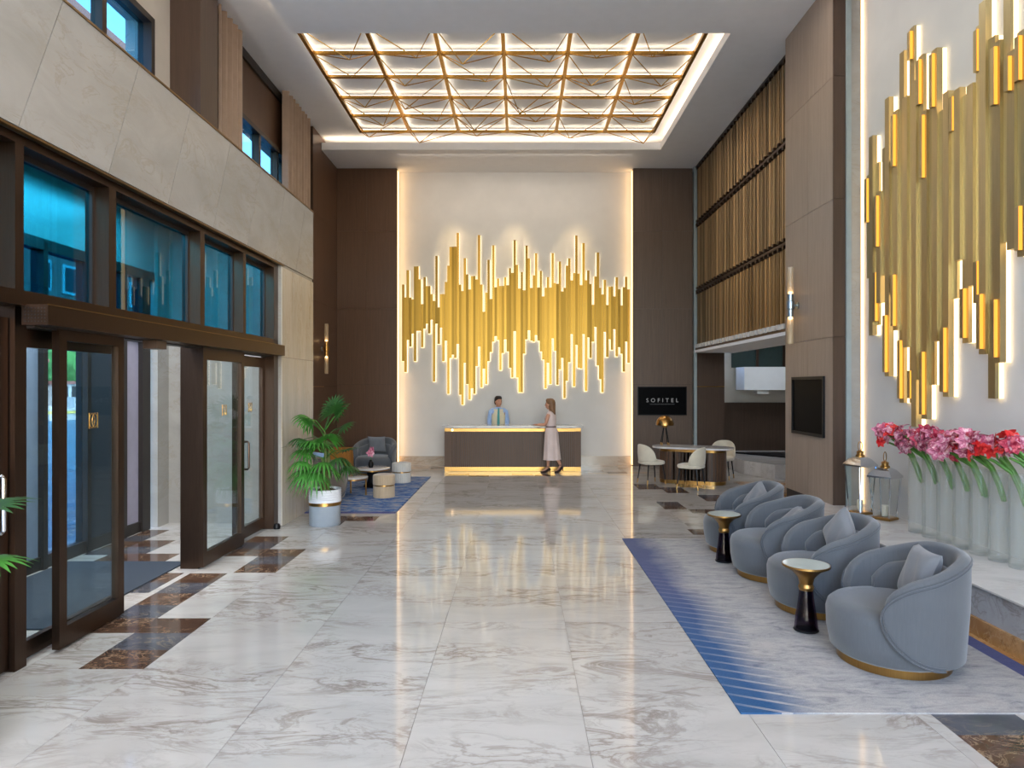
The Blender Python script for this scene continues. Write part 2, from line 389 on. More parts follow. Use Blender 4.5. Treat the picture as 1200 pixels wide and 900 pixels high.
fx = tag(MB().box(-4.0, -3.8, -2.9, 8.5, 4.765, 4.83).build('fill_channel', M_steel), 'added steel channel for the fill lights on the marble ledge', 'added light fitting')  # unseen casing added for the ceiling-brightening fill lights
# ---- vestibule shell
struct(MB().box(-5.3, -3.52, 2.9, 3.0, 0, 4.3).box(-5.3, -3.6, 9.75, 9.9, 0, 4.3).box(-5.14, -5.0, 9.45, 9.75, 0, 4.3).box(-5.3, -3.62, 2.9, 9.9, 4.25, 4.4).box(-5.3, -5.05, 2.9, 9.6, 3.52, 4.3).build('wall_vestibule', M_wallm), 'white marble vestibule walls behind the sliding doors')
# outer facade of the vestibule
of = struct(MB().box(-5.18, -5.04, 3.0, 9.5, 2.62, 2.85).box(-5.18, -5.04, 3.0, 9.5, 3.4, 3.52).build('trim_3', M_framed), 'dark frame of the outer doors')
for y0, y1 in ((3.0, 3.1), (5.1, 5.2), (6.7, 6.77), (7.24, 7.31), (7.98, 8.05), (8.7, 8.79), (9.15, 9.34)):
    bpiece('mullion', M_framed, -5.18, -5.04, y0, y1, 0, 3.5, of)
for k, (y0, y1, m) in enumerate(((3.1, 5.1, M_frost), (5.2, 6.7, M_frost), (6.77, 7.24, M_frost), (7.31, 7.98, M_tint), (8.05, 8.7, M_mat), (8.79, 9.15, M_lilac))):  # the dark panel puts a glass leaf's dark reflection into colour
    bpiece('door_panel', m, -5.12, -5.1, y0, y1, .1, 2.62, of)
    bpiece('bottom_rail', M_framed, -5.15, -5.07, y0, y1, 0, .14, of)
    bpiece('fanlight_pane', M_tint, -5.12, -5.1, y0, y1, 2.85, 3.4, of)
# ---- transom windows over the doors
tr = struct(MB().box(-3.53, -3.35, 3.0, 9.5, 3.58, 3.64).build('trim_4', M_frame), 'bronze frame around the high blue windows')
bpiece('sill_rail', M_frame, -3.53, -3.35, 3.0, 9.5, 2.5, 2.6, tr)
for y0, y1 in ((3.0, 3.08), (4.54, 4.62), (5.58, 5.68), (7.18, 7.28), (8.3, 8.38), (9.34, 9.5)):
    bpiece('mullion', M_frame, -3.53, -3.35, y0, y1, 2.6 if y1 < 9.4 else 0, 3.58, tr)
for k, (y0, y1) in enumerate(((3.08, 4.54), (4.62, 5.58), (5.68, 7.18), (7.28, 8.3), (8.38, 9.34))):
    f = MB().box(-3.53, -3.47, y0, y0+.025, 2.6, 3.58).box(-3.53, -3.47, y1-.025, y1, 2.6, 3.58).box(-3.53, -3.47, y0+.025, y1-.025, 2.6, 2.625).box(-3.53, -3.47, y0+.025, y1-.025, 3.54, 3.58)
    wo = struct(f.build('window_%d' % (k+1), M_framed), 'blue high window pane over the entrance, number from the left')
    bpiece('pane', M_blue, -3.505, -3.495, y0+.02, y1-.02, 2.62, 3.55, wo)
for k, t in enumerate(('blue high window cut by the left edge', 'blue high window above the left sliding door', 'widest blue high window above the open doorway', 'narrow blue high window above the right sliding door', 'narrowest blue high window next to the marble pier')):
    bpy.data.objects['window_%d' % (k+1)]['label'] = t
# door header with operator box
hd = struct(MB().box(-3.38, -3.2, 4.64, 9.34, 2.37, 2.51).build('trim_5', M_frame), 'bronze sliding door header box')
bpiece('operator_track', M_framed, -3.52, -3.38, 4.77, 9.34, 2.36, 2.5, hd)
bpiece('motion_sensor', M_brownd, -3.36, -3.24, 6.1, 6.28, 2.29, 2.365, hd)
bpiece('top_edge', M_edge, -3.205, -3.196, 4.64, 9.34, 2.505, 2.513, hd)
for q in range(7):
    for z in range(5): bpiece('vent_hole', M_framed, -3.36+.022*q, -3.352+.022*q, 4.637, 4.641, 2.39+.023*z, 2.398+.023*z, hd)
struct(MB().box(-3.56, -3.44, 4.66, 4.77, 0, 2.5).box(-3.62, -3.43, 7.3, 7.38, 0, 2.37).build('trim_6', M_frame), 'bronze door posts')
def leaf(n, x0, x1, y0, y1, st, top, label, rail=.17, emblem=True):
    f = MB().box(x0, x1, y0, y0+st, .02, top).box(x0, x1, y1-st, y1, .02, top).box(x0, x1, y0+st, y1-st, .02, rail).box(x0, x1, y0+st, y1-st, top-.13, top)
    o = struct(f.build('door_%d' % n, M_frame), label)
    xm = (x0+x1)/2
    bpiece('pane', M_pane, xm-.006, xm+.006, y0+st-.005, y1-st+.005, rail-.01, top-.12, o)
    if emblem:
        yc = (y0+y1)/2+.02; zc = 1.68
        e = MB()
        for s in (-1, 1):
            e.tube([(xm+.009, yc+s*.018+.035*math.cos(a)*1.0, zc+.055*math.sin(a)) for a in [2*PI*k/20 for k in range(20)]], .003, 5, True)
        e.tube([(xm+.009, yc-.055, zc-.06), (xm+.009, yc-.055, zc+.06), (xm+.009, yc+.055, zc+.06), (xm+.009, yc+.055, zc-.06)], .003, 5, True)
        e.build('gold_emblem', M_gold, o, True)
    return o
def pull(o, x, y, z0, z1, m):
    MB().tube([(x-.05, y, z0), (x+.02, y, z0), (x+.035, y, z0+.02), (x+.035, y, z1-.02), (x+.02, y, z1), (x-.05, y, z1)], .013, 8).build('pull_handle', m, o, True)
d1 = leaf(1, -3.42, -3.365, 5.0, 5.82, .085, 2.42, 'left sliding glass door with a gold emblem on its pane')
d2 = leaf(2, -3.42, -3.365, 7.28, 8.37, .09, 2.37, 'right sliding glass door with a bronze frame')
d3 = leaf(3, -3.53, -3.48, 8.4, 9.33, .06, 2.34, 'fixed glass door leaf with a bronze pull handle beside the marble pier')
pull(d3, -3.46, 8.66, .9, 1.25, M_frame)
d4 = leaf(4, -3.55, -3.5, 4.78, 6.0, .05, 2.36, 'fixed glass side panel behind the left sliding door', .14, False)
d5 = leaf(5, -3.53, -3.48, 3.3, 4.65, .07, 2.42, 'glass door leaf cut by the left edge of the photo', .17, False)
pull(d5, -3.43, 4.5, .98, 1.36, M_chrome)
tag(MB().lathe([(.0, 0), (.045, 0), (.05, .03), (.035, .07), (0, .08)], 14, (-3.32, 9.36, .0)).build('door_stop', M_black, None, True), 'black door stop on the floor at the foot of the pier', 'door stop')
# ---- left wall, upper: windows, plaster, brown panels
ul = MB()
ul.box(-4.9, -4.6, -5.2, 9.1, 6.52, ZU).box(-4.9, -4.6, 8.5, 9.1, 4.74, 6.52).box(-4.9, -4.6, -5.2, 2.2, 4.74, 6.52)
wul = struct(ul.build('wall_left_upper', M_plaster), 'beige plaster wall above the marble ledge')
ub = MB().box(-4.9, -4.6, 9.1, 14.8, 6.45, ZU).box(-4.9, -4.6, 9.1, 10.6, 4.74, 6.45).box(-4.9, -4.6, 13.7, 14.8, 0, 6.45).box(-4.9, -4.6, 10.9, 13.7, 0, 4.9)
struct(ub.build('wall_left_gallery', M_brown), 'brown wall between the upper curtains')
bpiece('recessed_pelmet', M_framed, -4.62, -4.56, 10.6, 13.9, 7.42, 7.575, wul)
pc = struct(MB().box(-4.9, -4.2, 9.0, 9.52, 4.77, ZU).build('wall_pier', M_brownd), 'dark brown pier on the marble ledge')
def upwin(n, y0, y1, z1, ms, label):
    f = MB().box(-4.7, -4.53, y0, y0+.08, 4.77, z1).box(-4.7, -4.53, y1-.08, y1, 4.77, z1).box(-4.7, -4.53, y0+.08, y1-.08, z1-.08, z1).box(-4.7, -4.53, y0+.08, y1-.08, 4.77, 4.85)
    o = struct(f.build('window_%d' % n, M_framed), label)
    e = [y0+.04]+ms+[y1-.04]
    for m in ms: bpiece('mullion', M_frame, -4.68, -4.55, m-.04, m+.04, 4.8, z1-.04, o)
    for a, b in zip(e, e[1:]): bpiece('pane', M_skyp, -4.64, -4.63, a+.03, b-.03, 4.82, z1-.06, o)
upwin(6, 2.2, 8.5, 6.52, [4.3, 5.9, 7.5], 'upper window with a dark frame above the marble ledge')
upwin(7, 10.6, 13.7, 6.45, [12.0, 12.9], 'upper window between the two curtains')
wlb = struct(MB().box(-4.9, -4.47, 14.77, 17.3, 0, ZU).build('wall_left_far', M_seam), 'brown panelled wall at the far left')
for z0, z1 in ((0, 1.95), (1.95, 3.85), (3.85, 5.75), (5.75, ZU)):
    bpiece('panel', M_brown, -4.475, -4.45, 14.765, 16.7, z0+.003, z1-.003, wlb); bpiece('panel', M_brownd, -4.62, -4.45, 14.755, 14.77, z0+.003, z1-.003, wlb)
bpiece('brass_inlay', M_brass, -4.452, -4.447, 14.78, 15.6, 1.945, 1.957, wlb)
# ---- back wall
wb = struct(MB().box(-5, 4.4, 17.0, 17.2, 0, ZC).build('wall_back', M_white), 'white plaster back wall behind the reception')
for x0, x1 in ((-4.45, -2.985), (2.797, 4.25)):
    struct(MB().box(x0, x1, 16.72, 16.97, 0, ZC).build('wall_back_panel', M_seam), 'brown wood panelling beside the back wall')
    o = bpy.data.objects['wall_back_panel' if x0 < 0 else 'wall_back_panel.001']
    xm = x0+(x1-x0)*(.5 if x0 < 0 else .5)
    for z0, z1 in ((0, 2.0), (2.0, 3.85), (3.85, 5.75), (5.75, ZC)):
        for a, b in ((x0, xm), (xm, x1)): bpiece('panel', M_brown if x0 < 0 else M_mid, a+.0015, b-.0015, 16.7, 16.72, z0+.002, z1-.002, o)
    e = x1 if x0 < 0 else x0
    bpiece('led_strip', M_ledv, e-.004, e+.004, 16.8, 16.96, .02, ZC-.02, o)
struct(MB().box(-2.985, 2.797, 16.93, 17.0, 0, .2).box(-2.985, 2.797, 16.95, 17.0, .2, .22).build('baseboard_back', M_beigem), 'beige marble baseboard under the white back wall')
struct(MB().box(4.25, 4.32, 16.55, 16.62, 0, ZC).build('trim_7', M_strip), 'pale metal edge strip between the brown panel and the bar screen')
# ---- right side: screen backing, pillar, sculpture wall, ledge
struct(MB().box(4.45, 5.2, 10.3, 16.7, 2.83, ZC).build('wall_right_gallery', M_brownd), 'dark wall behind the bronze bar screen')
struct(MB().box(4.33, 4.99, 16.64, 17.3, 0, ZC).box(4.99, 5.3, 16.64, 17.3, 2.83, ZC).build('wall_right_far', M_brownd))
struct(MB().box(4.26, 5.25, 10.4, 16.7, 2.77, 2.83).build('trim_8', M_ceil), 'white underside below the bronze bar screen')
pr = struct(MB().box(4.12, 4.9, 8.92, 10.5, .4, ZC).box(4.12, 4.9, 9.0, 10.5, 0, .4).build('wall_pillar', M_seam), 'grey-brown panelled pillar with the sconce and the screen')
for a, b in ((8.9, 9.68), (9.68, 10.5)):
    for z0, z1 in ((.4, 2.6), (2.6, 4.4), (4.4, 6.0), (6.0, ZC)):
        bpiece('panel', M_pillar, 4.1, 4.12, a+.002, b-.002, z0+.002, z1-.002, pr)
for z0, z1 in ((.4, 2.6), (2.6, 4.4), (4.4, 6.0), (6.0, ZC)): bpiece('panel', M_brownd, 4.1, 4.26, 8.9, 8.92, z0+.002, z1-.002, pr)
struct(MB().box(4.26, 4.32, 8.87, 9.0, .4, ZC).build('trim_9', M_strip), 'pale metal strip on the pillar edge')
struct(MB().box(4.32, 4.46, 8.9, 9.0, .4, ZC).build('trim_10', M_wallm), 'narrow marble strip beside the pillar')
wr = struct(MB().box(4.5, 4.9, -5.2, 8.95, .4, ZC).build('wall_right', M_white), 'white plaster wall behind the gold bars')
bpiece('led_strip', M_ledv, 4.462, 4.498, 8.9, 8.915, .42, ZC-.02, wr)
led = struct(MB().box(3.62, 4.9, -5.2, 9.6, 0, .385).build('trim_11', M_ledgef), 'marble ledge under the gold bar wall')
for k in range(8):
    y0 = -1.9+1.43*k
    bpiece('ledge_slab', M_ledge, 3.575, 4.5, y0+.001, min(y0+1.43, 9.6)-.001, .385, .4, led)
    bpiece('front_slab', M_ledgef, 3.6, 3.62, y0+.001, min(y0+1.43, 9.6)-.001, .14, .385, led)
struct(MB().box(3.575, 3.62, -2, 9.6, 0, .14).build('baseboard_right', M_onyx), 'brown onyx baseboard of the ledge')
# ---- side hall on the right behind the pillar
sh_ = MB().box(4.26, 9, 18.5, 18.7, 0, 3.6)
wsd = struct(sh_.build('wall_side_hall', M_plaster), 'pale walls of the side hall behind the pillar')
struct(MB().box(4.3, 5.0, 16.62, 18.5, 0, 2.8).build('wall_side_hall_return', M_plaster)); struct(MB().box(8.8, 9, 10, 18.5, 0, 3.6).build('wall_side_hall_right', M_plaster)); struct(MB().box(4.92, 9, 9.85, 10, 0, 3.6).build('wall_side_hall_front', M_plaster)); struct(MB().box(5.2, 9, 9.85, 18.7, 3.5, 3.7).build('ceiling_side_hall', M_ceil))
bpiece('panel', M_brownd, 4.3, 5.0, 16.6, 16.62, 0, 1.94, wsd); bpiece('panel', M_brownd, 4.3, 5.0, 16.6, 16.62, 1.96, 2.77, wsd); bpiece('brass_inlay', M_brass, 4.3, 5.0, 16.605, 16.615, 1.94, 1.96, wsd)
bpiece('wainscot', M_brownd, 4.9, 8.8, 18.44, 18.5, 0, 1.52, wsd)
bm_ = struct(MB().box(5.85, 8.8, 17.7, 18.39, 1.86, 2.46).build('trim_12', M_ceil), 'pale boxed beam in the side hall'); bpiece('beam_lamp', M_white, 6.2, 6.5, 17.75, 18.0, 1.76, 1.86, bm_)
for k in range(3):
    bpiece('high_pane', M_hpane, 5.75+.72*k, 6.4+.72*k, 18.44, 18.47, 2.46, 3.2, wsd); bpiece('post', M_frame, 6.4+.72*k, 6.47+.72*k, 18.4, 18.5, 2.46, 3.3, wsd)
pl = MB().prism([(5.02, 15.2), (5.4, 14.4), (8.7, 14.4), (8.7, 17.6), (5.02, 17.6)], 0, .3)
tag(pl.build('stone_plinth', M_ledge), 'low pale stone plinth in the side hall behind the pillar', 'plinth')
pb = MB().prism([(5.3, 16.9), (7.0, 14.7), (7.6, 14.7), (7.6, 16.9)], .301, .33)
tag(pb.build('pool_cover', M_black), 'black glass slab lying on the pale stone plinth', 'slab')
# ---- rear of the hall, behind the viewer: glazed front
rw = struct(MB().box(-5, 5, -5.3, -5.1, 0, .12).box(-5, 5, -5.3, -5.1, 7.2, 7.6).build('wall_rear', M_frame), 'glazed front behind the viewer')
for k in range(6): bpiece('mullion', M_frame, -4.1+1.7*k, -4.0+1.7*k, -5.28, -5.12, .12, 7.2, rw)
# ---- outdoors
wat = NT('sea_water'); p = wat.pos((1, .6, 1)); hn = wat.noise(p, 1.6, 5, .6, .6)
M_water = wat.base(lin((52, 122, 146)), .3, 0, spec=.25, bump=hn, bstr=1.0, bdist=.5)
struct(MB().box(-160, -5.7, -90, 140, -.75, -.6).build('water', M_water), 'blue rippled sea outside the doors')
M_quay = plain('quay_stone', (196, 194, 190), .8); M_redb = plain('reddish_facade', (150, 92, 82), .8); M_wh = plain('white_facade', (176, 176, 174), .7)
M_tree = plain('tree_foliage', (70, 128, 62), .8, var=.45, scale=1.6); M_yel = plain('yellow_hull', (214, 190, 90), .5)
struct(MB().box(-5.7, -5.0, -8, 13, -.75, -.012).build('quay', M_quay), 'stone quay outside the vestibule')
# ---- far shore seen through the doors
shore = struct(MB().box(-160, -41, -40, 140, -.6, .1).build('shore', M_quay), 'far shore across the water')
def far_house(x, y, wx, wy, h, m, label):
    t = thing('waterfront_house', (x, y, .1), label, 'house')
    MB().box(x-wx/2, x+wx/2, y-wy/2, y+wy/2, .1, h).build('wall', m, t)
    MB().box(x-wx/2-.2, x+wx/2+.2, y-wy/2-.2, y+wy/2+.2, h, h+.3).build('roof', M_redb, t)
    for k in range(int(wy/1.2)):
        for z in range(int(h/1.9)):
            yy = y-wy/2+.6+1.2*k
            w_ = bpiece('window', M_framed, x+wx/2-.02, x+wx/2+.05, yy-.3, yy+.3, .9+1.8*z, 2.0+1.8*z, t)
    return t
far_house(-47, 60, 6, 7, 4.2, M_redb, 'reddish house on the far shore left of the tree')
far_house(-48, 68.5, 6, 5, 2.2, M_wh, 'white low house on the far shore below the green tree')
far_house(-50, 104, 8, 8, 5.5, M_wh, 'tall white house on the far shore right of the tree')
def blob(c, r, seed, seg=14):
    rr = random.Random(seed); b = MB(); rings = []
    for k in range(1, 9):
        a = PI*k/9; ring = []
        for i in range(seg):
            t = 2*PI*i/seg; q = r*(.8+.4*rr.random())
            ring.append((c[0]+q*math.sin(a)*math.cos(t), c[1]+q*math.sin(a)*math.sin(t), c[2]-q*.85*math.cos(a)))
        rings.append(ring)
    return b.rings(rings)
for k, (x, y, z, r) in enumerate(((-53.5, 81.5, 4.4, 3.0), (-55.5, 88.5, 4.6, 3.2))):
    t = thing('shore_tree', (x, y, .1), ('leafy green tree on the far shore behind the white low house', 'second green tree on the far shore, right of the first')[k], 'tree', 'trees on the far shore')
    blob((x, y, z), r, k).build('crown', M_tree, t, True); MB().tube([(x, y, .1), (x, y, z)], .3, 8).build('trunk', M_trunk, t, True)
bt = thing('motor_boat', (-35, 54, -.6), 'white motor boat with a yellow stripe moored before the far shore', 'boat')
def hull(z0, z1, g, L=3.2, W=1.0):
    return [[(-35+g*W*s*(1-abs(u)**2.5*.9), 54+L*u, z) for s, u in [(1, -1+2*k/8) for k in range(9)]+[(-1, 1-2*k/8) for k in range(9)]] for z in (z0, z1)]
MB().rings(hull(-.7, -.1, .8)).build('hull', M_wh, bt); MB().rings(hull(-.1, .1, .95)).build('stripe', M_yel, bt); MB().rings(hull(.1, .3, 1)).build('gunwale', M_wh, bt)
MB().box(-35.6, -34.4, 52.8, 55.2, .3, 1.1).build('cabin', M_wh, bt); MB().box(-34.41, -34.38, 53.0, 55.0, .6, .95).build('cabin_window', M_framed, bt)
# building opposite the upper windows
t = thing('shore_building', (-66, 98, .1), 'tall reddish building on the far shore seen through the upper windows', 'building')
MB().box(-72, -62, 80, 125, .1, 56).build('wall', M_redb, t)
for k in range(8):
    for z in range(9):
        f = bpiece('window', M_wh, -62, -61.8, 82+5.3*k, 85+5.3*k, 3+5.8*z, 7+5.8*z, t); bpiece('pane', M_framed, -61.85, -61.7, 82.4+5.3*k, 84.6+5.3*k, 3.4+5.8*z, 6.6+5.8*z, t)
# ================================================================ LUMINOUS CEILING GRID
g = thing('ceiling_light_grid', (-.25, 12.6, 7.45), 'gold ceiling lattice with glowing strips and hanging wire pyramids', 'ceiling light')
GX = [-3.42+1.0567*k for k in range(7)]; GY = [10.43+.868*k for k in range(6)]
for x in GX:
    bpiece('long_bar', M_gold, x-.03, x+.03, GY[0]-.03, GY[-1]+.03, 7.445, 7.505, g); bpiece('led_strip', M_ledg, x-.016, x+.016, GY[0], GY[-1], 7.506, 7.518, g)
    for y in GY[::2]: bpiece('hanger', M_gold, x-.006, x+.006, y-.006, y+.006, 7.5, ZU, g)
for y in GY:
    for a, b in zip(GX, GX[1:]):
        bpiece('cross_bar', M_gold, a+.031, b-.031, y-.025, y+.025, 7.447, 7.497, g); bpiece('led_strip', M_ledg, a+.05, b-.05, y-.014, y+.014, 7.498, 7.51, g)
rod = MB().lathe([(1, 0), (1, 1)], 6).mesh('rod', True); rod.materials.append(M_gold)
def rodp(p, q, r, parent, name='rod', me=None):
    p, q = Vector(p), Vector(q); d = q-p
    o = bpy.data.objects.new(name, me or rod); C.collection.objects.link(o); o.parent = parent
    o.location = p-parent.location; o.rotation_mode = 'QUATERNION'; o.rotation_quaternion = d.to_track_quat('Z', 'Y'); o.scale = (r, r, d.length)
    return o
rg = random.Random(12)
for i in range(6):
    for j in range(5):
        x0, x1, y0, y1 = GX[i], GX[i+1], GY[j], GY[j+1]
        ap = (x0+(x1-x0)*rg.choice((.25, .4, .55, .7)), y0+(y1-y0)*rg.uniform(.35, .65), 7.45-rg.uniform(.22, .42))
        for c in ((x0, y0), (x1, y0), (x1, y1), (x0, y1)): rodp((c[0], c[1], 7.46), ap, .0085, g)
# ================================================================ SCULPTURES OF GOLD BARS
def bars_back():
    tops = '274:425 281:440 291:400 299:440 305:357 313:440 323:445 334:345 341:385 348:460 362:377 370:405 378:430 384:374 391:450 398:312 405:470 413:430 421:392 428:342 435:390 442:285 450:362 456:285 463:242 470:400 477:420 485:320 492:370 499:415 508:374 515:385 522:415 528:250 535:400 541:483 549:425 556:325 563:445 571:280 578:408 585:382 592:405 599:405 606:378 613:402 620:350 627:365 634:265 642:340 649:412 656:362 663:418 670:282 677:320 684:410 690:372 699:305 706:410 714:358 720:436 728:410 735:378 742:410 748:304 757:395 764:398 771:330 779:422 786:410 791:342 800:320 808:388 815:366 821:250 828:366 835:402 842:274 849:388 857:357 864:398 870:462 878:376 885:303 892:410 900:430 907:386 915:463 922:408 928:406 937:436 947:378 952:415 958:465 965:408 972:376 979:415 986:490 991:495'
    bots = '274:610 282:600 290:635 299:668 306:570 311:645 319:590 326:550 333:635 340:542 350:592 360:535 369:520 376:550 382:508 390:697 398:520 405:582 411:532 418:635 427:572 435:735 441:625 448:615 455:625 463:582 470:738 478:768 484:640 491:705 499:752 507:718 513:735 520:650 527:590 534:715 542:658 549:705 556:635 563:607 570:575 577:558 584:570 592:662 598:610 605:568 612:605 620:655 627:685 634:543 640:685 646:730 653:730 660:710 665:612 672:568 677:540 684:572 690:575 697:555 704:572 711:605 720:630 728:718 735:640 742:705 749:565 757:603 764:707 771:660 778:625 786:748 792:695 800:638 807:552 813:712 820:585 828:655 835:657 842:552 850:726 857:562 864:625 870:575 878:530 886:648 893:690 901:730 908:545 916:622 922:568 930:600 937:537 944:620 950:592 957:667 963:612 970:667 978:575 985:640 990:655'
    def tb(s): return [tuple(map(float, q.split(':'))) for q in s.split()]
    T, B = tb(tops), tb(bots)
    near = lambda L, x: min(L, key=lambda q: abs(q[0]-x))[1]
    out = []
    k = 272.0
    while k < 992:
        px = 360+k/2.609
        if not -2.92 < (px-608)/800*16.92 < 2.72: k += 7.25; continue
        zt = 1.95-(180+near(T, k)/2.609-453)/800*16.9; zb = 1.95-(180+near(B, k)/2.609-453)/800*16.9
        out.append(((px-608)/800*16.92, zb, zt)); k += 7.25
    return out
sc = thing('bar_sculpture', (0, 17, 3), 'gold bar relief glowing on the white wall above the reception desk', 'wall sculpture')
BB = bars_back(); wbar = 7.25/2.609/800*16.92
for k, (x, zb, zt) in enumerate(BB):
    d = (.10, .14, .075, .12, .09)[(k*3) % 5]
    bpiece('gold_bar', M_goldb, x-wbar*.5, x+wbar*.5, 17-d, 17-.035, zb, zt, sc)
    bpiece('led_strip', M_led, x-wbar*.6, x+wbar*.6, 17-.034, 17-.006, zb-.006, zt+.006, sc)
sr = thing('bar_sculpture', (4.5, 6, 3), 'large gold bar relief glowing on the right wall above the vases', 'wall sculpture')
tops = [(1016,205),(1022,160),(1026,191),(1029,225),(1036,173),(1042,115),(1046,186),(1052,130),(1058,61),(1062,114),(1068,32),(1072,95),(1078,65),(1083,130),(1089,121),(1093,150),(1098,58),(1105,129),(1112,108),(1119,41),(1123,104),(1128,111),(1133,120),(1138,99),(1145,29),(1151,2),(1158,44),(1166,49),(1174,-5),(1180,38),(1184,60),(1190,10),(1196,36)]
bots = [(1017,326),(1020,393),(1026,381),(1030,355),(1034,322),(1039,441),(1044,344),(1049,387),(1056,472),(1060,407),(1064,412),(1068,472),(1074,500),(1078,445),(1082,491),(1086,468),(1091,451),(1096,400),(1101,459),(1108,465),(1113,376),(1116,350),(1120,317),(1123,305),(1129,402),(1134,335),(1142,361),(1149,415),(1155,415),(1161,467),(1167,425),(1173,347),(1177,283),(1182,292),(1189,275),(1195,300),(1200,319)]
near = lambda L, x: min(L, key=lambda q: abs(q[0]-x))[1]
k = 0; yb = 8.62; rs = random.Random(5)
while yb > 2.5:
    D = yb; px = 608+4.4/D*800
    if px <= 1203: tp, bt_ = near(tops, px), near(bots, px)
    else: tp, bt_ = 453-(453-near(tops, 1010+(px*7.3) % 185))*1.0, near(bots, 1015+(px*5.1) % 185)
    if px <= 1203: zt = 1.95-(tp-453)/800*D; zb = 1.95-(bt_-453)/800*D
    else: zt = rs.uniform(4.2, 5.6); zb = rs.uniform(2.0, 3.2)
    zt = min(zt, 7.0)
    d = (.085, .105, .075, .11)[k % 4]
    bpiece('gold_bar', M_goldw, 4.5-d, 4.5-.048, yb-.0462, yb+.0462, zb, zt, sr)
    bpiece('led_strip', M_led, 4.5-.047, 4.5-.004, yb-.0458, yb+.03, zb, zt-.004, sr)
    if k % 5 in (0, 2, 3):                                        # short bars standing on the first layer, an amber glow imitating LED light on their gold sides
        h = rs.uniform(.35, .75)
        for s in (0, 1):
            if (k+s) % 3 == 0: continue
            z0, z1 = (zt-h, zt-.05) if s else (zb+.05, zb+h)
            bpiece('gold_bar', M_goldw, 4.5-d-.035, 4.5-d, yb-.012, yb+.035, z0, z1, sr); bpiece('reflection_strip', M_amber, 4.5-d-.03, 4.5-d-.002, yb-.02, yb-.012, z0, z1, sr)
    yb -= .0935; k += 1
# ================================================================ BRONZE BAR SCREEN
sl = thing('slatted_screen', (4.3, 13.5, 2.8), 'three-tiered screen of upright bronze slats high on the right wall', 'screen')
NS = 62
for (z0, z1) in ((2.93, 4.17), (4.33, 5.78), (5.94, 7.18)):
    for k in range(NS):
        y = 10.55+(16.4-10.55)*k/(NS-1)
        piece('slat', M_bronze, (4.31, y, (z0+z1)/2), (.022, .052, z1-z0), sl, R((10, -4)[k % 2]))
for z, m in ((2.85, M_brown), (4.25, M_frame), (5.86, M_frame), (7.25, M_framed)):
    bpiece('rail', m, 4.27, 4.42, 10.45, 16.5, z-.022, z+.022, sl)
for k in range(28):
    y = 10.6+5.8*k/27
    bpiece('bracket', M_white, 4.25, 4.30, y-.055, y+.055, 2.88, 2.965, sl)
    for z in (4.17, 4.29, 5.78, 5.9): bpiece('bracket', M_frame, 4.26, 4.37, y-.03, y+.03, z, z+.05, sl)
    bpiece('bracket', M_frame, 4.27, 4.37, y-.03, y+.03, 7.17, 7.23, sl)
# ================================================================ RECEPTION DESK
rd = thing('reception_desk', (-.15, 15.75, 0), 'long reception desk with fluted brown front and white top', 'desk')
X0, X1 = -1.71, 1.43
MB().box(X0+.03, X1-.03, 15.74, 16.32, .0, 1.0).build('carcass', M_brownd, rd)
MB().box(X0-.05, X1+.05, 15.64, 16.4, 1.0, 1.05).build('worktop', M_ledge, rd)
bpiece('brass_band', M_brass, X0+.12, X1-.12, 15.715, 15.74, .915, .985, rd); bpiece('brass_plinth', M_brass, X0+.12, X1-.12, 15.715, 15.74, .005, .1, rd)
for k in range(60):
    x = X0+.15+(X1-X0-.3)*k/59
    bpiece('slat', M_brown, x-.019, x+.019, 15.7, 15.74, .1, .915, rd)
for a, b in ((X0, X0+.13), (X1-.13, X1)):
    bpiece('end_panel', M_brown, a, b, 15.7, 16.3, .1, .92, rd); bpiece('end_band', M_brass, a+.004, b-.004, 15.7, 16.3, .92, 1.0, rd); bpiece('end_foot', M_brass, a+.004, b-.004, 15.7, 16.3, 0, .1, rd)
bpiece('desk_light', M_lamp, X0+.16, X0+.2, 15.705, 15.714, .93, .97, rd)
# ================================================================ SCREENS
tv = thing('wall_screen', (3.5, 16.7, 1.6), 'wide black wall screen with lettering on the brown back panel', 'screen')
MB().box(2.9, 4.1, 16.66, 16.7, 1.25, 1.95).build('bezel', M_black, tv); bpiece('display', M_screen, 2.92, 4.08, 16.655, 16.661, 1.27, 1.93, tv)
def lettering(s, size, c, parent, m, sp=1.0):
    cu = bpy.data.curves.new('lettering', 'FONT'); cu.body = s; cu.size = size; cu.align_x = 'CENTER'; cu.align_y = 'CENTER'; cu.space_character = sp; cu.extrude = .001
    o = bpy.data.objects.new('lettering_tmp', cu); C.collection.objects.link(o)
    me = bpy.data.meshes.new_from_object(o.evaluated_get(bpy.context.evaluated_depsgraph_get()))
    bpy.data.objects.remove(o); q = link('lettering', me, m, parent); q.rotation_euler = (PI/2, 0, 0); q.location = Vector(c)-parent.location; return q
M_text = emitter('screen_text', (150, 150, 152), .75)
lettering('SOFITEL', .135, (3.5, 16.652, 1.61), tv, M_text, 1.75)
M_line = emitter('screen_line', (90, 90, 92), .45)
for k in range(22): bpiece('subtitle_mark', M_line, 3.2+.0275*k, 3.215+.0275*k, 16.651, 16.653, 1.51, 1.53, tv)      # a second line too small to read
t2 = thing('pillar_screen', (4.1, 9.67, 1.68), 'blank black screen recessed in the grey-brown pillar', 'screen')
MB().box(4.07, 4.1, 9.14, 9.17, 1.26, 2.09).box(4.07, 4.1, 10.17, 10.2, 1.26, 2.09).box(4.07, 4.1, 9.17, 10.17, 1.26, 1.3).box(4.07, 4.1, 9.17, 10.17, 2.05, 2.09).build('bezel', M_black, t2); bpiece('display', M_screen, 4.088, 4.099, 9.17, 10.17, 1.3, 2.05, t2)
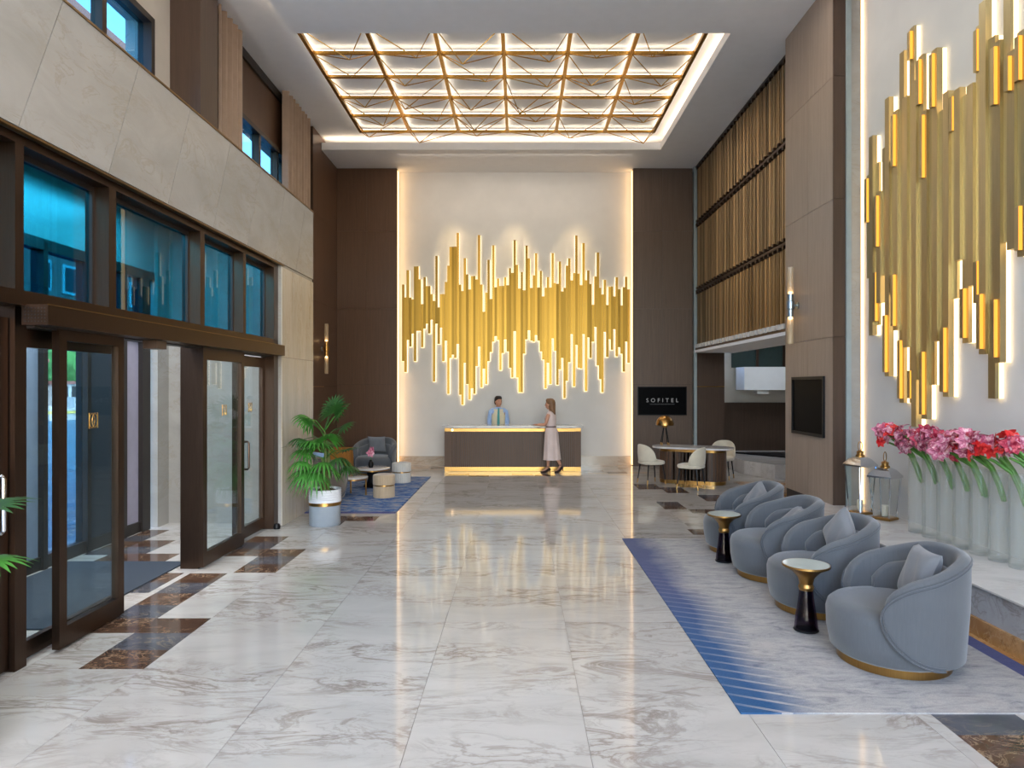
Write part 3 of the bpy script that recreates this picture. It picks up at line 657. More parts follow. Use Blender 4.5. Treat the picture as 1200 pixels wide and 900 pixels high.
# ================================================================ WALL SCONCES
def sconce(x, y, z, s, label):
    t = thing('wall_sconce', (x, y, z), label, 'wall lamp', 'twin-tube wall sconces')
    xx = x+s*.11
    col_ = MB().lathe([(.0, -.17), (.042, -.17), (.042, -.06), (.056, -.05), (.056, .06), (.042, .07), (.042, .17), (0, .17)], 20, (xx, y, z)).build('collar', M_brass if s > 0 else M_steel, t, True)
    MB().tube([(x, y, z), (xx, y, z)], .018, 10).build('arm', M_brass if s > 0 else M_steel, t, True); MB().tube([(x+s*.002, y, z-.001), (x+s*.015, y, z)], .05, 16).build('wall_plate', M_steel, t, True)
    for q in (-1, 1):
        MB().lathe([(.044, q*.16), (.046, q*.56), (.036, q*.565), (.036, q*.16)], 20, (xx, y, z), cap=False).build('glass_tube', M_tube, col_, True)
        MB().lathe([(0, q*.171), (.026, q*.171), (.026, q*.2), (0, q*.205)], 14, (xx, y, z)).build('lamp', M_lamp, col_, True)
sconce(4.1, 10.03, 3.14, -1, 'silvery twin-tube sconce on the grey-brown pillar above the blank screen')
sconce(-4.45, 15.4, 2.8, 1, 'brass twin-tube sconce on the far left brown wall above the palm')
# ================================================================ CURTAINS
def curtain(y0, y1, label):
    b = MB(); n = 120; rows = []
    for z in (4.78, ZU-.01):
        rows.append([(-4.45+.08*math.sin(2*PI*(y0+(y1-y0)*i/n)*5.4+.7*math.sin(i*.21)), y0+(y1-y0)*i/n, z) for i in range(n+1)])
    vs = rows[0]+rows[1]; vs += [(x-.008, y, z) for x, y, z in vs]; m = n+1
    fs = [(i, i+1, m+i+1, m+i) for i in range(n)]+[(2*m+i+1, 2*m+i, 3*m+i, 3*m+i+1) for i in range(n)]
    return tag(b.add(vs, fs).build('curtain', M_curtain, None, True, ang=80), label, 'curtain', 'full-height taupe curtains')
curtain(10.02, 10.9, 'taupe pleated curtain beside the dark brown pier'); curtain(12.95, 14.35, 'taupe pleated curtain at the far end of the upper windows')
# ================================================================ RUGS
def rug_mat(name, kind):
    t = NT(name); p = t.n('TexCoord').outputs['Object']; sx = t.n('SeparateXYZ'); t.set(sx.inputs[0], p); X, Y = sx.outputs[0], sx.outputs[1]
    m = t.n('Mapping'); t.set(m.inputs[0], p); m.inputs['Scale'].default_value = (1.6, 5, 1); m.inputs['Rotation'].default_value = (0, 0, -.3)
    f1 = t.noise(m.outputs[0], 2.6, 9, .74, .9); f2 = t.noise(p, 1.1, 4, .6); f3 = t.noise(p, 160, 2)
    if kind == 'big':
        col = t.ramp(f1, [(.3, lin((128,128,134))), (.45, lin((168,166,166))), (.6, lin((190,186,182))), (.75, lin((150,150,158)))])
        col = t.mix(t.ramp(f2, [(.5, (0,0,0)), (.75, (.5,.5,.5))]), col, lin((206,192,182)))
        # blue border field: wide near, narrow far; broken by slanted pale lines
        e = t.math('ADD', X, t.math('MULTIPLY', t.math('SUBTRACT', f2, .5), .6))
        field = t.ramp(e, [(.16, (1,1,1)), (.46, (0,0,0))])
        blue = t.ramp(t.math('DIVIDE', Y, 4.67), [(.02, lin((30,84,132))), (.3, lin((48,86,134))), (.55, lin((84,92,132))), (.95, lin((92,98,132)))])
        q = t.math('FRACT', t.math('ADD', t.math('MULTIPLY', Y, 7.5), t.math('MULTIPLY', X, 3.2)))
        gate = t.math('MULTIPLY', t.math('GREATER_THAN', q, .78), t.ramp(t.math('ADD', X, t.math('MULTIPLY', Y, -.06)), [(-.02+.0, (.25,.25,.25)), (.3, (1,1,1))]))
        gate = t.math('MULTIPLY', gate, t.ramp(t.math('DIVIDE', Y, 4.67), [(.5, (1,1,1)), (.78, (0,0,0))]))
        blue = t.mix(t.math('MULTIPLY', gate, .75), blue, lin((196,190,188)))
        col = t.mix(t.math('MULTIPLY', field, .93), col, blue)
        col = t.mix(t.math('MULTIPLY', t.math('GREATER_THAN', X, 2.06), .9), col, lin((70,76,124)))
    else:
        col = t.ramp(f1, [(.36, lin((44,62,120))), (.46, lin((66,112,178))), (.54, lin((150,166,190))), (.62, lin((190,178,168)))])
        col = t.mix(t.ramp(Y, [(0, (.85,.85,.85)), (.12, (0,0,0))]), col, lin((78,74,120)))
    col = t.mix(.25, col, t.ramp(f3, [(.3, (.1,.1,.1)), (.7, (.5,.5,.5))]), 'OVERLAY')
    return t.base(col, .95, 0, spec=.1, bump=f3, bstr=.4, bdist=.004)
o = MB().box(0, 2.19, 0, 4.67, 0, .009).build('rug', rug_mat('rug_pile', 'big')); o.location = (1.32, 4.06, .0008)
tag(o, 'large grey distressed rug with a blue striped edge under the row of tub chairs', 'rug')
o = MB().box(0, 2.4, 0, 4.2, 0, .012).build('rug', rug_mat('lounge_rug_pile', 'small')); o.location = (-4.3, 10.5, .0008)
tag(o, 'blue and beige rug of the far left lounge corner', 'rug')
# ================================================================ TUB CHAIRS
def shell_mesh(Ro, th, T, zt_f, zb_f, zin, n=56):
    rings = []
    for i in range(n+1):
        a = -T+2*T*i/n; u = abs(a)
        # denser sampling towards the ends
        a = math.copysign(T*(1-(1-u/T)**1.0), a); u = abs(a)
        zt, zb = zt_f(u), zb_f(u); h = max(zt-zb, .012); rr = min(th/2, h/2)
        def rad(z): return Ro*(.925+.075*min(1, max(0, z)/.5))
        pts = []
        for k in range(5): z = zb+rr*.3+(h-rr*1.3)*k/4; pts.append((rad(z), z))
        ro = rad(zt)
        for k in range(1, 8):
            t = PI*k/8; pts.append((ro-th/2+th/2*math.cos(t), zt-rr+rr*math.sin(t)))
        zi = max(zb+rr*.3, min(zin, zt-rr)); ri = ro-th
        for k in range(4): z = (zt-rr)+(zi-(zt-rr))*k/3; pts.append((ri, z))
        pts.append((ri+.2*th, zi-.01 if zi > zb+rr*.3+.01 else zb)); pts.append((rad(zb)-.3*th, zb))
        rings.append([(r*math.cos(a), r*math.sin(a), z) for r, z in pts])
    return MB().rings(rings)
TT = R(118)
def ct(u): 
    b = .80-.15*sstep(R(25), R(112), u); k = max(0, (u-(TT-R(30)))/R(30))
    return b-(b-.43)*(1-math.sqrt(max(0, 1-k*k)))
def cb_(u):
    k = max(0, min(1, (u-R(64))/(TT-R(64)))); return .075+.345*(1-math.sqrt(max(0, 1-k*k)))
def make_chair(loc, yaw, label, group, fab=None, sc=1):
    fab = fab or M_chair
    t = thing('tub_chair', loc, label, 'armchair', group)
    B = lambda mb, n, m, sm=True, ang=50: mb.build(n, m, t, sm, False, ang)
    B(MB().lathe([(.0, 0), (.365, 0), (.365, .06), (0, .06)], 40), 'brass_ring', M_brass)
    B(MB().lathe([(.0, .06), (.38, .06), (.41, .085), (.432, .2), (.436, .33), (.425, .375), (.39, .405), (.3, .418), (0, .422)], 44), 'seat', fab)
    shell = B(shell_mesh(.47, .085, TT, ct, cb_, .36), 'shell', fab)
    B(shell_mesh(.40, .075, R(92), lambda u: .66-.07*sstep(R(30), R(92), u)-.1*max(0, (u-R(70))/R(22))**2, lambda u: .39, .39, 40), 'back_pad', fab)
    rad = lambda z: .47*(.925+.075*min(1, z/.5))
    for off, rr in ((.0, .0065), (.024, .005)):
        pts = []
        for s in (-1, 1):
            seq = []
            for k in range(26): 
                u = R(66)+(TT-R(66))*math.sin(PI/2*k/25); z = cb_(u)+off*.9+.006; uu = u-off*1.4*(k/25); seq.append((uu, z))
            for k in range(22):
                u = TT-off*1.4-(TT-off*1.4)*(1-math.cos(PI/2*k/21)); seq.append((u, ct(u)-.034-off))
            q = [((rad(z)+.0025)*math.cos(s*u), (rad(z)+.0025)*math.sin(s*u), z) for u, z in seq]
            pts += q if s < 0 else q[::-1][1:]
        MB().tube(pts, rr, 6).build('piping', M_piping, shell, True, False, 50)
    t.rotation_euler.z = yaw; t.scale = (sc,)*3
    return t
def pillow(loc, rot, m, label, w=.40, h=.38, th=.13, group=None):
    b = MB(); n = 14; rings = []; vs = []
    def pt(i, j, s):
        u, v = -1+2*i/n, -1+2*j/n
        px = u*w/2*(1-.09*(1-v*v)*1.0*(abs(u)**3)); pz = v*h/2*(1-.09*(1-u*u)*(abs(v)**3))
        d = th/2*max(0, (1-u**4)*(1-v**4))**.5
        return (px, s*d+.008*math.sin(7*u+3*v)*(1-u*u)*(1-v*v), pz)
    for s in (-1, 1): vs += [pt(i, j, s) for j in range(n+1) for i in range(n+1)]
    m_ = (n+1)**2; fs = []
    for j in range(n):
        for i in range(n):
            a = j*(n+1)+i; fs.append((a, a+1, a+n+2, a+n+1)); fs.append((m_+a, m_+a+n+1, m_+a+n+2, m_+a+1))
    o = b.add(vs, fs).build('cushion', m, None, True, ang=80); o.location = loc; o.rotation_euler = rot
    return tag(o, label, 'cushion', group)
rows = [(2.66, 4.86, 'nearest'), (2.64, 6.0, 'second nearest'), (2.63, 7.03, 'third nearest'), (2.64, 8.1, 'farthest')]
lab = ['blue-grey tub chair standing nearest, in front of the vases', 'blue-grey tub chair just behind the nearer side table, second of the row', 'blue-grey tub chair just in front of the farther side table, third of the row', 'blue-grey tub chair at the far end of the row beside the pillar']
yaws = [R(-9), R(-7), R(-8), R(-4)]
c0 = make_chair((rows[0][0], rows[0][1], .0128), yaws[0], lab[0], 'tub chairs in a row on the large rug')
for k in (1, 2, 3): dup(c0, (rows[k][0], rows[k][1], .0128), yaws[k], lab[k])
pl_lab = ['grey cushion in the nearest tub chair', 'grey cushion in the second tub chair of the row, one corner up', 'flat-lying grey cushion in the third tub chair of the row', 'grey cushion in the farthest tub chair of the row']
prot = [(.35, 0, R(-62)), (.3, R(42), R(-64)), (.85, 0, R(-70)), (.5, R(25), R(-60))]
for k in range(4):
    x, y, _ = rows[k]; ya = yaws[k]
    d = Vector((math.cos(ya-.12), math.sin(ya-.12), 0))*.17
    zz = [.63, .65, .57, .60][k]
    pillow((x+d.x, y+d.y, zz), (prot[k][0]*-1, prot[k][1], R(90)+ya+PI), M_pillow, pl_lab[k], group='cushions of the tub chairs')
# ---- bell side tables
def bell_table(loc, label):
    t = thing('side_table', loc, label, 'side table', 'brass and glass side tables')
    B = lambda mb, n, m: mb.build(n, m, t, True, False, 30)
    B(MB().lathe([(.02, .32), (.052, .32), (.06, .345), (.05, .37), (.062, .42), (.11, .475), (.172, .505), (.182, .512), (.182, .527), (.174, .527), (.174, .52), (0, .52)], 36), 'brass_funnel', M_brass)
    B(MB().lathe([(0, .519), (.173, .519), (.173, .528), (0, .528)], 36), 'top', M_tabletop)
    B(MB().lathe([(.0, .005), (.085, .005), (.09, .02), (.082, .1), (.064, .22), (.055, .3), (.052, .33), (.044, .33), (.05, .22), (.07, .08), (.074, .02), (0, .02)], 32), 'glass_base', M_smoke)
    B(MB().tube([(.088*math.cos(2*PI*k/30), .088*math.sin(2*PI*k/30), .008) for k in range(30)], .008, 6, True), 'foot_ring', M_black)
    return t
b0 = bell_table((2.285, 5.43, .0128), 'small brass side table with a smoked glass foot beside the nearest tub chair')
dup(b0, (2.275, 7.57, .0128), 0, 'small brass side table between the two farther tub chairs')
# ================================================================ VASES, FLOWERS, LANTERNS
def petal(L, W, up, curl):
    rows = []
    for k in range(6):
        u = k/5; x = L*u; wd = W*(math.sin(PI*min(1, .12+.88*u))**.8 if u < 1 else .05); z = up*u+curl*u*u
        rows.append([(x, -wd, z+.012*(1-u)), (x, 0, z), (x, wd, z+.012*(1-u))])
    vs = [p for r in rows for p in r]; fs = []
    for k in range(5):
        a = 3*k; fs += [(a, a+1, a+4, a+3), (a+1, a+2, a+5, a+4)]
    return vs, fs
def bloom_mesh(name, m, seed):
    rr = random.Random(seed); b = MB()
    for k in range(6):
        vs, fs = petal(rr.uniform(.075, .095), rr.uniform(.026, .034), rr.uniform(.035, .055), rr.uniform(-.05, -.02))
        M = Matrix.Rotation(2*PI*k/6+rr.uniform(-.15, .15), 3, 'Z'); b.add([M @ Vector(v) for v in vs], fs)
    b.lathe([(.004, -.05), (.008, 0), (.02, .012)], 8, cap=False)
    me = b.mesh(name, True, 80); me.materials.append(m); return me
def petal_mat(name, a, bcol, cc):
    t = NT(name); p = t.n('TexCoord').outputs['Object']; f = t.noise(p, 26, 4, .6); g = t.noise(p, 90, 2)
    col = t.ramp(t.math('ADD', t.math('MULTIPLY', f, .7), t.math('MULTIPLY', g, .3)), [(.36, lin(a)), (.5, lin(bcol)), (.62, lin(cc))])
    return t.base(col, .5, 0, spec=.3)
blooms = [bloom_mesh('pink_bloom', petal_mat('pink_petal', (140,44,80), (208,120,146), (244,208,212)), 1), bloom_mesh('pink_bloom_b', petal_mat('rose_petal', (120,26,60), (196,92,122), (240,196,202)), 2),
          bloom_mesh('red_bloom', petal_mat('red_petal', (170,16,24), (214,36,40), (236,84,76)), 3), bloom_mesh('crimson_bloom', petal_mat('crimson_petal', (130,20,48), (176,40,70), (214,110,120)), 4)]
vx = [(4.24, 7.27), (4.245, 7.03), (4.25, 6.79), (4.255, 6.55), (4.26, 6.31), (4.27, 6.07), (4.28, 5.83), (4.285, 5.59)]
names = ['first', 'second', 'third', 'fourth', 'fifth', 'sixth', 'seventh', 'eighth']
vm = MB().lathe([(.0, 0), (.08, 0), (.083, .01), (.083, .79), (.079, .8), (.075, .79), (.075, .035), (.07, .025), (0, .025)], 32).mesh('vase_body', True); vm.materials.append(M_vase)
rb = random.Random(21)
for k, (x, y) in enumerate(vx):
    o = link('glass_vase', vm); o.location = (x, y, .4005)
    tag(o, 'tall clear glass cylinder vase, %s of the row counted from the lanterns' % names[k], 'vase', 'glass cylinder vases on the ledge')
    bq = thing('flower_bunch', (x, y, .95), 'bunch of %s amaryllis leaning out of the %s vase from the lanterns' % (('red-topped pink', 'pink', 'pink striped', 'rose pink', 'pink', 'crimson and pink', 'red and pink', 'mixed red and pink')[k], names[k]), 'flowers', 'amaryllis bunches in the vases')
    heads = []; stems = []
    for s in range(6):
        ox, oy = rb.uniform(-.035, .035), rb.uniform(-.04, .03)
        foot = Vector((x+.03+ox*.6, y-.035+oy*.5, .93+rb.uniform(0, .06)))
        rim = Vector((x-.035+ox*.5, y+.035+oy*.4, 1.215+rb.uniform(-.01, .02)))
        tip = Vector((x-.16+ox*2.2, y+.17+oy*2.5, 1.36+rb.uniform(-.05, .10)))
        stems.append(MB().tube([foot, foot*.5+rim*.5+Vector((.006, -.006, 0)), rim, rim*.45+tip*.55+Vector((0, 0, .02)), tip], [.013, .016, .016, .014, .009], 8).build('stem', M_stem, bq, True))
        heads.append(tip)
    for s, tip in enumerate(heads):
        for q in range(3):
            d = Vector((rb.uniform(-.9, .35), rb.uniform(-.8, .6), rb.uniform(-.25, .8))).normalized()
            c = tip+d*.075+Vector((0, 0, .015))
            red = {0: s % 3 == 0, 5: s == 0, 6: s < 2, 7: s % 2 == 0}.get(k, False)
            me = blooms[2] if red else blooms[3] if (k in (5, 7) and q == 0) or rb.random() < .12 else blooms[rb.choice((0, 0, 1))]
            o = link('bloom', me, None, stems[s]); o.location = c-bq.location; o.rotation_mode = 'QUATERNION'; o.rotation_quaternion = d.to_track_quat('Z', 'Y'); s_ = rb.uniform(.85, 1.1); o.scale = (s_,)*3
def lantern(loc, H, W, yaw, label):
    t = thing('lantern', loc, label, 'lantern', 'steel and brass lanterns on the ledge')
    B = lambda mb, n, m, sm=False: mb.build(n, m, t, sm, False)
    def sq(w, z): return [(-w, -w, z), (w, -w, z), (w, w, z), (-w, w, z)]
    hb = H*.70
    wb_, wt = W*.36, W*.5
    B(MB().rings([sq(wb_+.015, 0), sq(wb_+.015, .02), sq(wb_, .03)]), 'base', M_brass)
    for sx in (-1, 1):
        for sy in (-1, 1): B(MB().tube([(sx*wb_*.96, sy*wb_*.96, .03), (sx*wt*.96, sy*wt*.96, hb)], .009, 4), 'post', M_chrome)
    for a in range(4):
        M = Matrix.Rotation(PI/2*a, 3, 'Z')
        vs = [M @ Vector(v) for v in ((-wb_*.9, -wb_*.97, .03), (wb_*.9, -wb_*.97, .03), (wt*.9, -wt*.97, hb), (-wt*.9, -wt*.97, hb))]
        B(MB().add(vs+[v+M @ Vector((0, .004, 0)) for v in vs], [(0,1,2,3),(7,6,5,4),(0,4,5,1),(1,5,6,2),(2,6,7,3),(3,7,4,0)]), 'pane', M_lglass)
    B(MB().rings([sq(wt+.012, hb), sq(wt+.012, hb+.02), sq(wt*.92, hb+.05), sq(wt*.72, hb+.085), sq(wt*.42, hb+.11)]), 'roof', M_chrome)
    z = hb+.11
    B(MB().lathe([(wt*.42, 0), (wt*.42, .02), (wt*.3, .03), (wt*.3, .055), (wt*.36, .06), (wt*.2, .075), (0, .08)], 16, (0, 0, z)), 'cap', M_brass, True)
    B(MB().tube([(.033*math.cos(a), 0, z+.075+.055+.055*math.sin(a)) for a in [2*PI*k/24 for k in range(24)]], .005, 6, True), 'ring_handle', M_brass, True)
    B(MB().lathe([(0, .035), (.035, .035), (.035, .16), (.03, .165), (0, .165)], 16), 'candle', M_cream, True)
    t.rotation_euler.z = yaw; return t
lantern((4.17, 8.34, .4005), .83, .25, R(20), 'taller steel lantern with a brass ring, behind the other by the pillar')
lantern((4.28, 7.98, .4005), .70, .255, R(35), 'shorter steel lantern with a brass base, in front of the taller one')
# ================================================================ LEFT LOUNGE
def fan_frond(base, tip_dir, L, blade, n, droop, seed, m, parent, nm='frond'):
    rr = random.Random(seed); d = Vector(tip_dir).normalized(); b = MB()
    base = Vector(base); p1 = base+d*L*.5+Vector((0, 0, L*.12)); hub = base+d*L+Vector((0, 0, L*.1-droop*.1))
    b.tube([base, p1, hub], [.008, .006, .005], 5)
    side = d.cross(Vector((0, 0, 1))).normalized() if abs(d.z) < .98 else Vector((1, 0, 0))
    upv = side.cross(d).normalized()
    for k in range(n):
        a = R(-125+250*k/(n-1)); ld = (d*math.cos(a)+side*math.sin(a)+upv*.12).normalized(); l = blade*(1-.22*abs(a)/R(125))*rr.uniform(.88, 1.08); wv = ld.cross(upv).normalized()
        pts = []; 
        for q in range(5):
            u = q/4; wd = .016*(math.sin(PI*(.15+.8*u)))*(1.1) if q < 4 else .001
            c = hub+ld*l*u+Vector((0, 0, -droop*l*u*u)); pts.append((c-wv*wd, c+wv*wd))
        vs = [p for pr in pts for p in pr]; b.add(vs, [(2*q, 2*q+1, 2*q+3, 2*q+2) for q in range(4)])
    return b.build(nm, m, parent, True, ang=70)
def palm(loc, H, fr, label, potr=.225, poth=.51):
    t = thing('potted_palm', loc, label, 'plant')
    x, y, z = loc
    MB().lathe([(.0, 0), (potr-.02, 0), (potr-.01, .015), (potr-.01, poth*.57), (0, poth*.57)], 36, loc).build('pot', M_potg, t, True)
    MB().lathe([(potr-.03, poth*.56), (potr-.002, poth*.56), (potr-.002, poth*.66), (potr-.03, poth*.66)], 36, loc).build('brass_band', M_brass, t, True)
    up = [(potr-.02, poth*.65), (potr, poth*.65)]
    for k in range(5): zz = poth*(.665+.066*k); up += [(potr, zz), (potr+.001, zz+.012), (potr-.005, zz+.024)]
    up += [(potr, poth), (potr-.02, poth), (potr-.025, poth-.05), (0, poth-.05)]
    MB().lathe(up, 36, loc).build('pot_rim', M_pot, t, True)
    rr = random.Random(4); s = MB()
    for k in range(70):
        a, r_ = rr.uniform(0, 2*PI), (potr-.05)*math.sqrt(rr.random()); c = Vector((x+r_*math.cos(a), y+r_*math.sin(a), poth-.035)); q = rr.uniform(.012, .024)
        s.rings([[c+Vector((q*math.cos(b)*k_, q*math.sin(b)*k_*.7, h)) for b in [2*PI*i/6 for i in range(6)]] for k_, h in ((.5, -.01), (1, .004), (.5, .02))])
    s.build('bark_mulch', M_soil, t)['kind'] = 'stuff'
    for k, (ox, oy, hh) in enumerate(((0, 0, H), (.03, .02, H*.7), (-.03, .01, H*.55))):
        MB().tube([(x+ox, y+oy, poth-.06), (x+ox*1.3+.01, y+oy, poth+hh*.5), (x+ox*1.6, y+oy*1.5, poth+hh)], [.03, .024, .014], 8).build('trunk', M_trunk, t, True)
    for k, (h, az, el, L, bl, dr) in enumerate(fr):
        fan_frond((x, y, poth+h), (math.cos(R(az))*math.cos(R(el)), math.sin(R(az))*math.cos(R(el)), math.sin(R(el))), L, bl, 18, dr, k, M_leaf if k % 3 else M_leafd, t)
    return t
palm((-2.74, 9.65, 0), .8, [(.85, 60, 62, .32, .30, .25), (.82, 15, 50, .34, .28, .35), (.8, 165, 38, .36, .32, .7), (.65, 200, 20, .3, .3, .8), (.62, 300, 40, .22, .32, .6), (.6, 250, 25, .3, .3, .8), (.45, -10, 18, .32, .26, .3),
     (.42, 210, 8, .3, .3, .9), (.4, 280, 20, .22, .36, 1.1), (.42, 330, 22, .24, .34, 1.0), (.32, 190, -5, .3, .28, .6), (.3, 235, 0, .32, .3, .9), (.3, 20, 10, .3, .26, .8), (.5, 120, 30, .3, .3, .5), (.3, 100, 0, .3, .3, .8), (.84, 330, 55, .3, .3, .3), (.72, 225, 48, .3, .34, .5), (.55, 270, 30, .26, .34, .7), (.7, 30, 35, .3, .28, .4), (.5, 180, 18, .28, .32, .8), (.36, 255, -8, .26, .32, 1.0)],
     'potted fan palm in a white and grey pot beside the marble pier')
palm((-3.0, 3.55, 0), .85, [(.75, 62, 12, .2, .26, .25), (.5, 60, 5, .2, .24, .4), (.85, 180, 50, .3, .3, .4), (.8, 250, 40, .3, .3, .5), (.6, 300, 30, .1, .25, .6), (.55, 200, 20, .25, .3, .6)],
     'potted fan palm at the left edge, only its frond tips in the photo')
a1 = dup(c0, (-3.19, 15.15, .0), R(86), 'blue-grey tub chair facing the room in the far left lounge'); a1['group'] = 'tub chairs of the left lounge'
pillow((-3.17, 15.27, .66), (-.3, 0, R(176)), M_pillow, 'grey cushion in the tub chair of the far left lounge', group='cushions of the left lounge')
a2 = make_chair((-3.35, 11.47, .0128), R(250), 'taupe tub chair seen from behind beside the potted palm', 'tub chairs of the left lounge', M_taupe)
pillow((-3.36, 11.35, .70), (.35, R(6), R(-15)), M_shirt, 'blue-grey cushion showing over the back of the taupe tub chair', group='cushions of the left lounge')
def coffee(loc, r, h, label, legs):
    t = thing('coffee_table', loc, label, 'coffee table', 'round tables of the left lounge')
    B = lambda mb, n, m: mb.build(n, m, t, True, False)
    B(MB().lathe([(0, h-.03), (r-.01, h-.03), (r, h-.02), (r, h-.005), (r-.01, h), (0, h)], 40), 'top', M_ledge)
    B(MB().lathe([(r-.02, h-.05), (r-.004, h-.05), (r-.004, h-.031), (r-.02, h-.031)], 40), 'rim', M_brass)
    if legs:
        for k in range(3):
            a = 2*PI*k/3-.1; B(MB().tube([(.9*r*math.cos(a), .9*r*math.sin(a), 0), (.9*r*math.cos(a), .9*r*math.sin(a), h-.04)], .014, 8), 'leg', M_brass)
    else:
        B(MB().lathe([(.0, 0), (.16, 0), (.17, .03), (.1, .09), (.09, .2), (.14, h-.03), (0, h-.03)], 28), 'pedestal', M_black)
    return t
coffee((-2.83, 13.2, .0128), .34, .375, 'larger round marble coffee table on a dark pedestal', False); coffee((-2.96, 12.2, .0128), .26, .33, 'smaller round marble table on slim brass legs', True)
def pouf(loc, label, m):
    t = thing('pouf', loc, label, 'stool', 'tufted round poufs of the left lounge')
    B = lambda mb, n, mm, sm=True: mb.build(n, mm, t, sm, False)
    def fl(z0, z1, r, top):
        rings = []; prof = [(r*.985, z0), (r, z0+.015), (r, z1-.03), (r*.95, z1-.008), (r*.8, z1)] if top else [(r*.985, z0), (r, z0+.01), (r, z1)]
        for q, z in prof: rings.append([((q+.006*abs(math.sin(14*a))-.003)*math.cos(a), (q+.006*abs(math.sin(14*a))-.003)*math.sin(a), z) for a in [2*PI*i/112 for i in range(112)]])
        return MB().rings(rings)
    B(fl(0, .2, .185, False), 'lower_drum', m); B(MB().lathe([(0, .2), (.181, .2), (.181, .222), (0, .222)], 40), 'brass_band', M_brass); B(fl(.222, .40, .19, True), 'cushion_top', m)
    return t
pouf((-2.37, 12.0, .0128), 'beige tufted round pouf with a brass band, the nearer of two', M_stool); pouf((-2.38, 13.85, .0128), 'pale tufted round pouf with a brass band, the farther of two', M_stoolw)
t = thing('flower_vase', (-2.85, 13.15, .389), 'small black vase with a pink flower on the larger round table', 'vase')
MB().lathe([(0, 0), (.04, 0), (.055, .05), (.05, .1), (.025, .13), (.03, .15), (.02, .15), (0, .1)], 18, (-2.85, 13.15, .389)).build('vase_body', M_black, t, True)
MB().tube([(-2.85, 13.15, .5), (-2.85, 13.14, .6), (-2.845, 13.13, .66)], .004, 6).build('stem', M_stem, t, True)
for q in range(3):
    o = link('bloom', blooms[0], None, t); o.location = (.01*q, -.02, .27+.03*q); o.rotation_euler = (1.2, .4*q, q)
t = thing('side_cabinet', (-3.95, 15.9, 0), 'low honey-coloured wooden cabinet between the lounge chairs at the brown wall', 'cabinet')
M_honey = wood('honey_wood', (190, 128, 62))
bpiece('body', M_honey, -4.35, -3.5, 15.6, 16.1, .1, .5, t)
for k in range(2): bpiece('door', M_honey, -4.34+.425*k, -3.93+.425*k, 15.585, 15.6, .12, .48, t)
for x in (-4.3, -3.55):
    for y in (15.64, 16.06): bpiece('leg', M_black, x-.02, x+.02, y-.02, y+.02, 0, .1, t)
bpiece('top', M_honey, -4.37, -3.48, 15.58, 16.12, .5, .52, t)
# ================================================================ RIGHT CONSULTATION TABLE
def capsule(L, W, n=14):
    r = W/2; s = L/2-r
    return [(s+r*math.cos(a), r*math.sin(a)) for a in [-PI/2+PI*k/n for k in range(n+1)]]+[(-s+r*math.cos(a), r*math.sin(a)) for a in [PI/2+PI*k/n for k in range(n+1)]]
tb = thing('meeting_table', (3.52, 13.85, 0), 'oval white-topped table on a fluted dark base with brass bands', 'table')
B = lambda mb, n, m, sm=False: mb.build(n, m, tb, sm, False)
B(MB().prism(capsule(1.62, .72), .70, .735), 'top', M_ledge, True)
B(MB().prism(capsule(1.3, .52), 0, .70), 'body', M_brownd, True)
for nm, z0, z1 in (('brass_foot', 0, .07), ('brass_collar', .64, .70)): B(MB().prism(capsule(1.325, .545), z0, z1), nm, M_brass, True)
cp = capsule(1.31, .53, 12)
for k in range(len(cp)):
    for h in (0, .5):
        a, b = Vector(cp[k]), Vector(cp[(k+1) % len(cp)])
        if h and (b-a).length < .12: continue
        ns = 1 if (b-a).length < .12 else 11
        for q in range(ns):
            if h and q == 0: continue
            p = a.lerp(b, q/ns+ (.0)); o = piece('flute', M_brown, (tb.location.x+p.x, tb.location.y+p.y, .355), (.034, .02, .57), tb, math.atan2(b.y-a.y, b.x-a.x))
tb.rotation_euler.z = R(-24)
def dining(loc, yaw, label):
    t = thing('dining_chair', loc, label, 'chair', 'cream chairs around the oval table')
    B = lambda mb, n, m: mb.build(n, m, t, True, False)
    B(MB().rings([[(q*math.copysign(abs(math.cos(a))**.7, math.cos(a)), q*math.copysign(abs(math.sin(a))**.7, math.sin(a)), z) for a in [2*PI*i/32 for i in range(32)]] for q, z in ((.2, .39), (.235, .4), (.245, .43), (.235, .46), (.19, .472))]), 'seat', M_cream)
    rings = []
    n = 22
    for i in range(n+1):
        a = R(-82)+R(164)*i/n; k = abs(a)/R(82); zt = .47+.33*math.sqrt(max(0.02, 1-k**2.6)); ring = []
        for r, z in ((.235, .45), (.262, .47), (.275, (zt+.46)/2), (.272, zt-.02), (.255, zt), (.24, zt-.015), (.235, (zt+.46)/2)): ring.append((r*math.cos(a), r*math.sin(a), z))
        rings.append(ring)
    B(MB().rings(rings), 'backrest', M_cream)
    for sx in (-1, 1):
        for sy in (-1, 1): lg = B(MB().tube([(sx*.16, sy*.16, .41), (sx*.21, sy*.2, 0)], [.016, .009], 8), 'leg', M_black); MB().tube([(sx*.199, sy*.1915, .09), (sx*.21, sy*.2, .0)], [.0125, .0105], 8).build('foot_cap', M_brass, lg, True, False)
    t.rotation_euler.z = yaw; return t
dc = dining((2.67, 13.75, 0), R(200), 'cream chair at the left end of the oval table below the wide screen')
dup(dc, (3.3, 13.08, 0), R(-35), 'cream chair seen from behind in front of the oval table'); dup(dc, (4.3, 14.45, 0), R(60), 'cream chair at the far right side of the oval table')
tl = thing('table_lamp', (3.02, 14.12, .7352), 'brass dome lamp on slim black legs standing on the oval table', 'lamp')
B = lambda mb, n, m: mb.build(n, m, tl, True, False)
dome = []
for k in range(9):
    a = PI/2*k/8; dome.append((.185*math.cos(a)+.001, .42+.2*math.sin(a)))
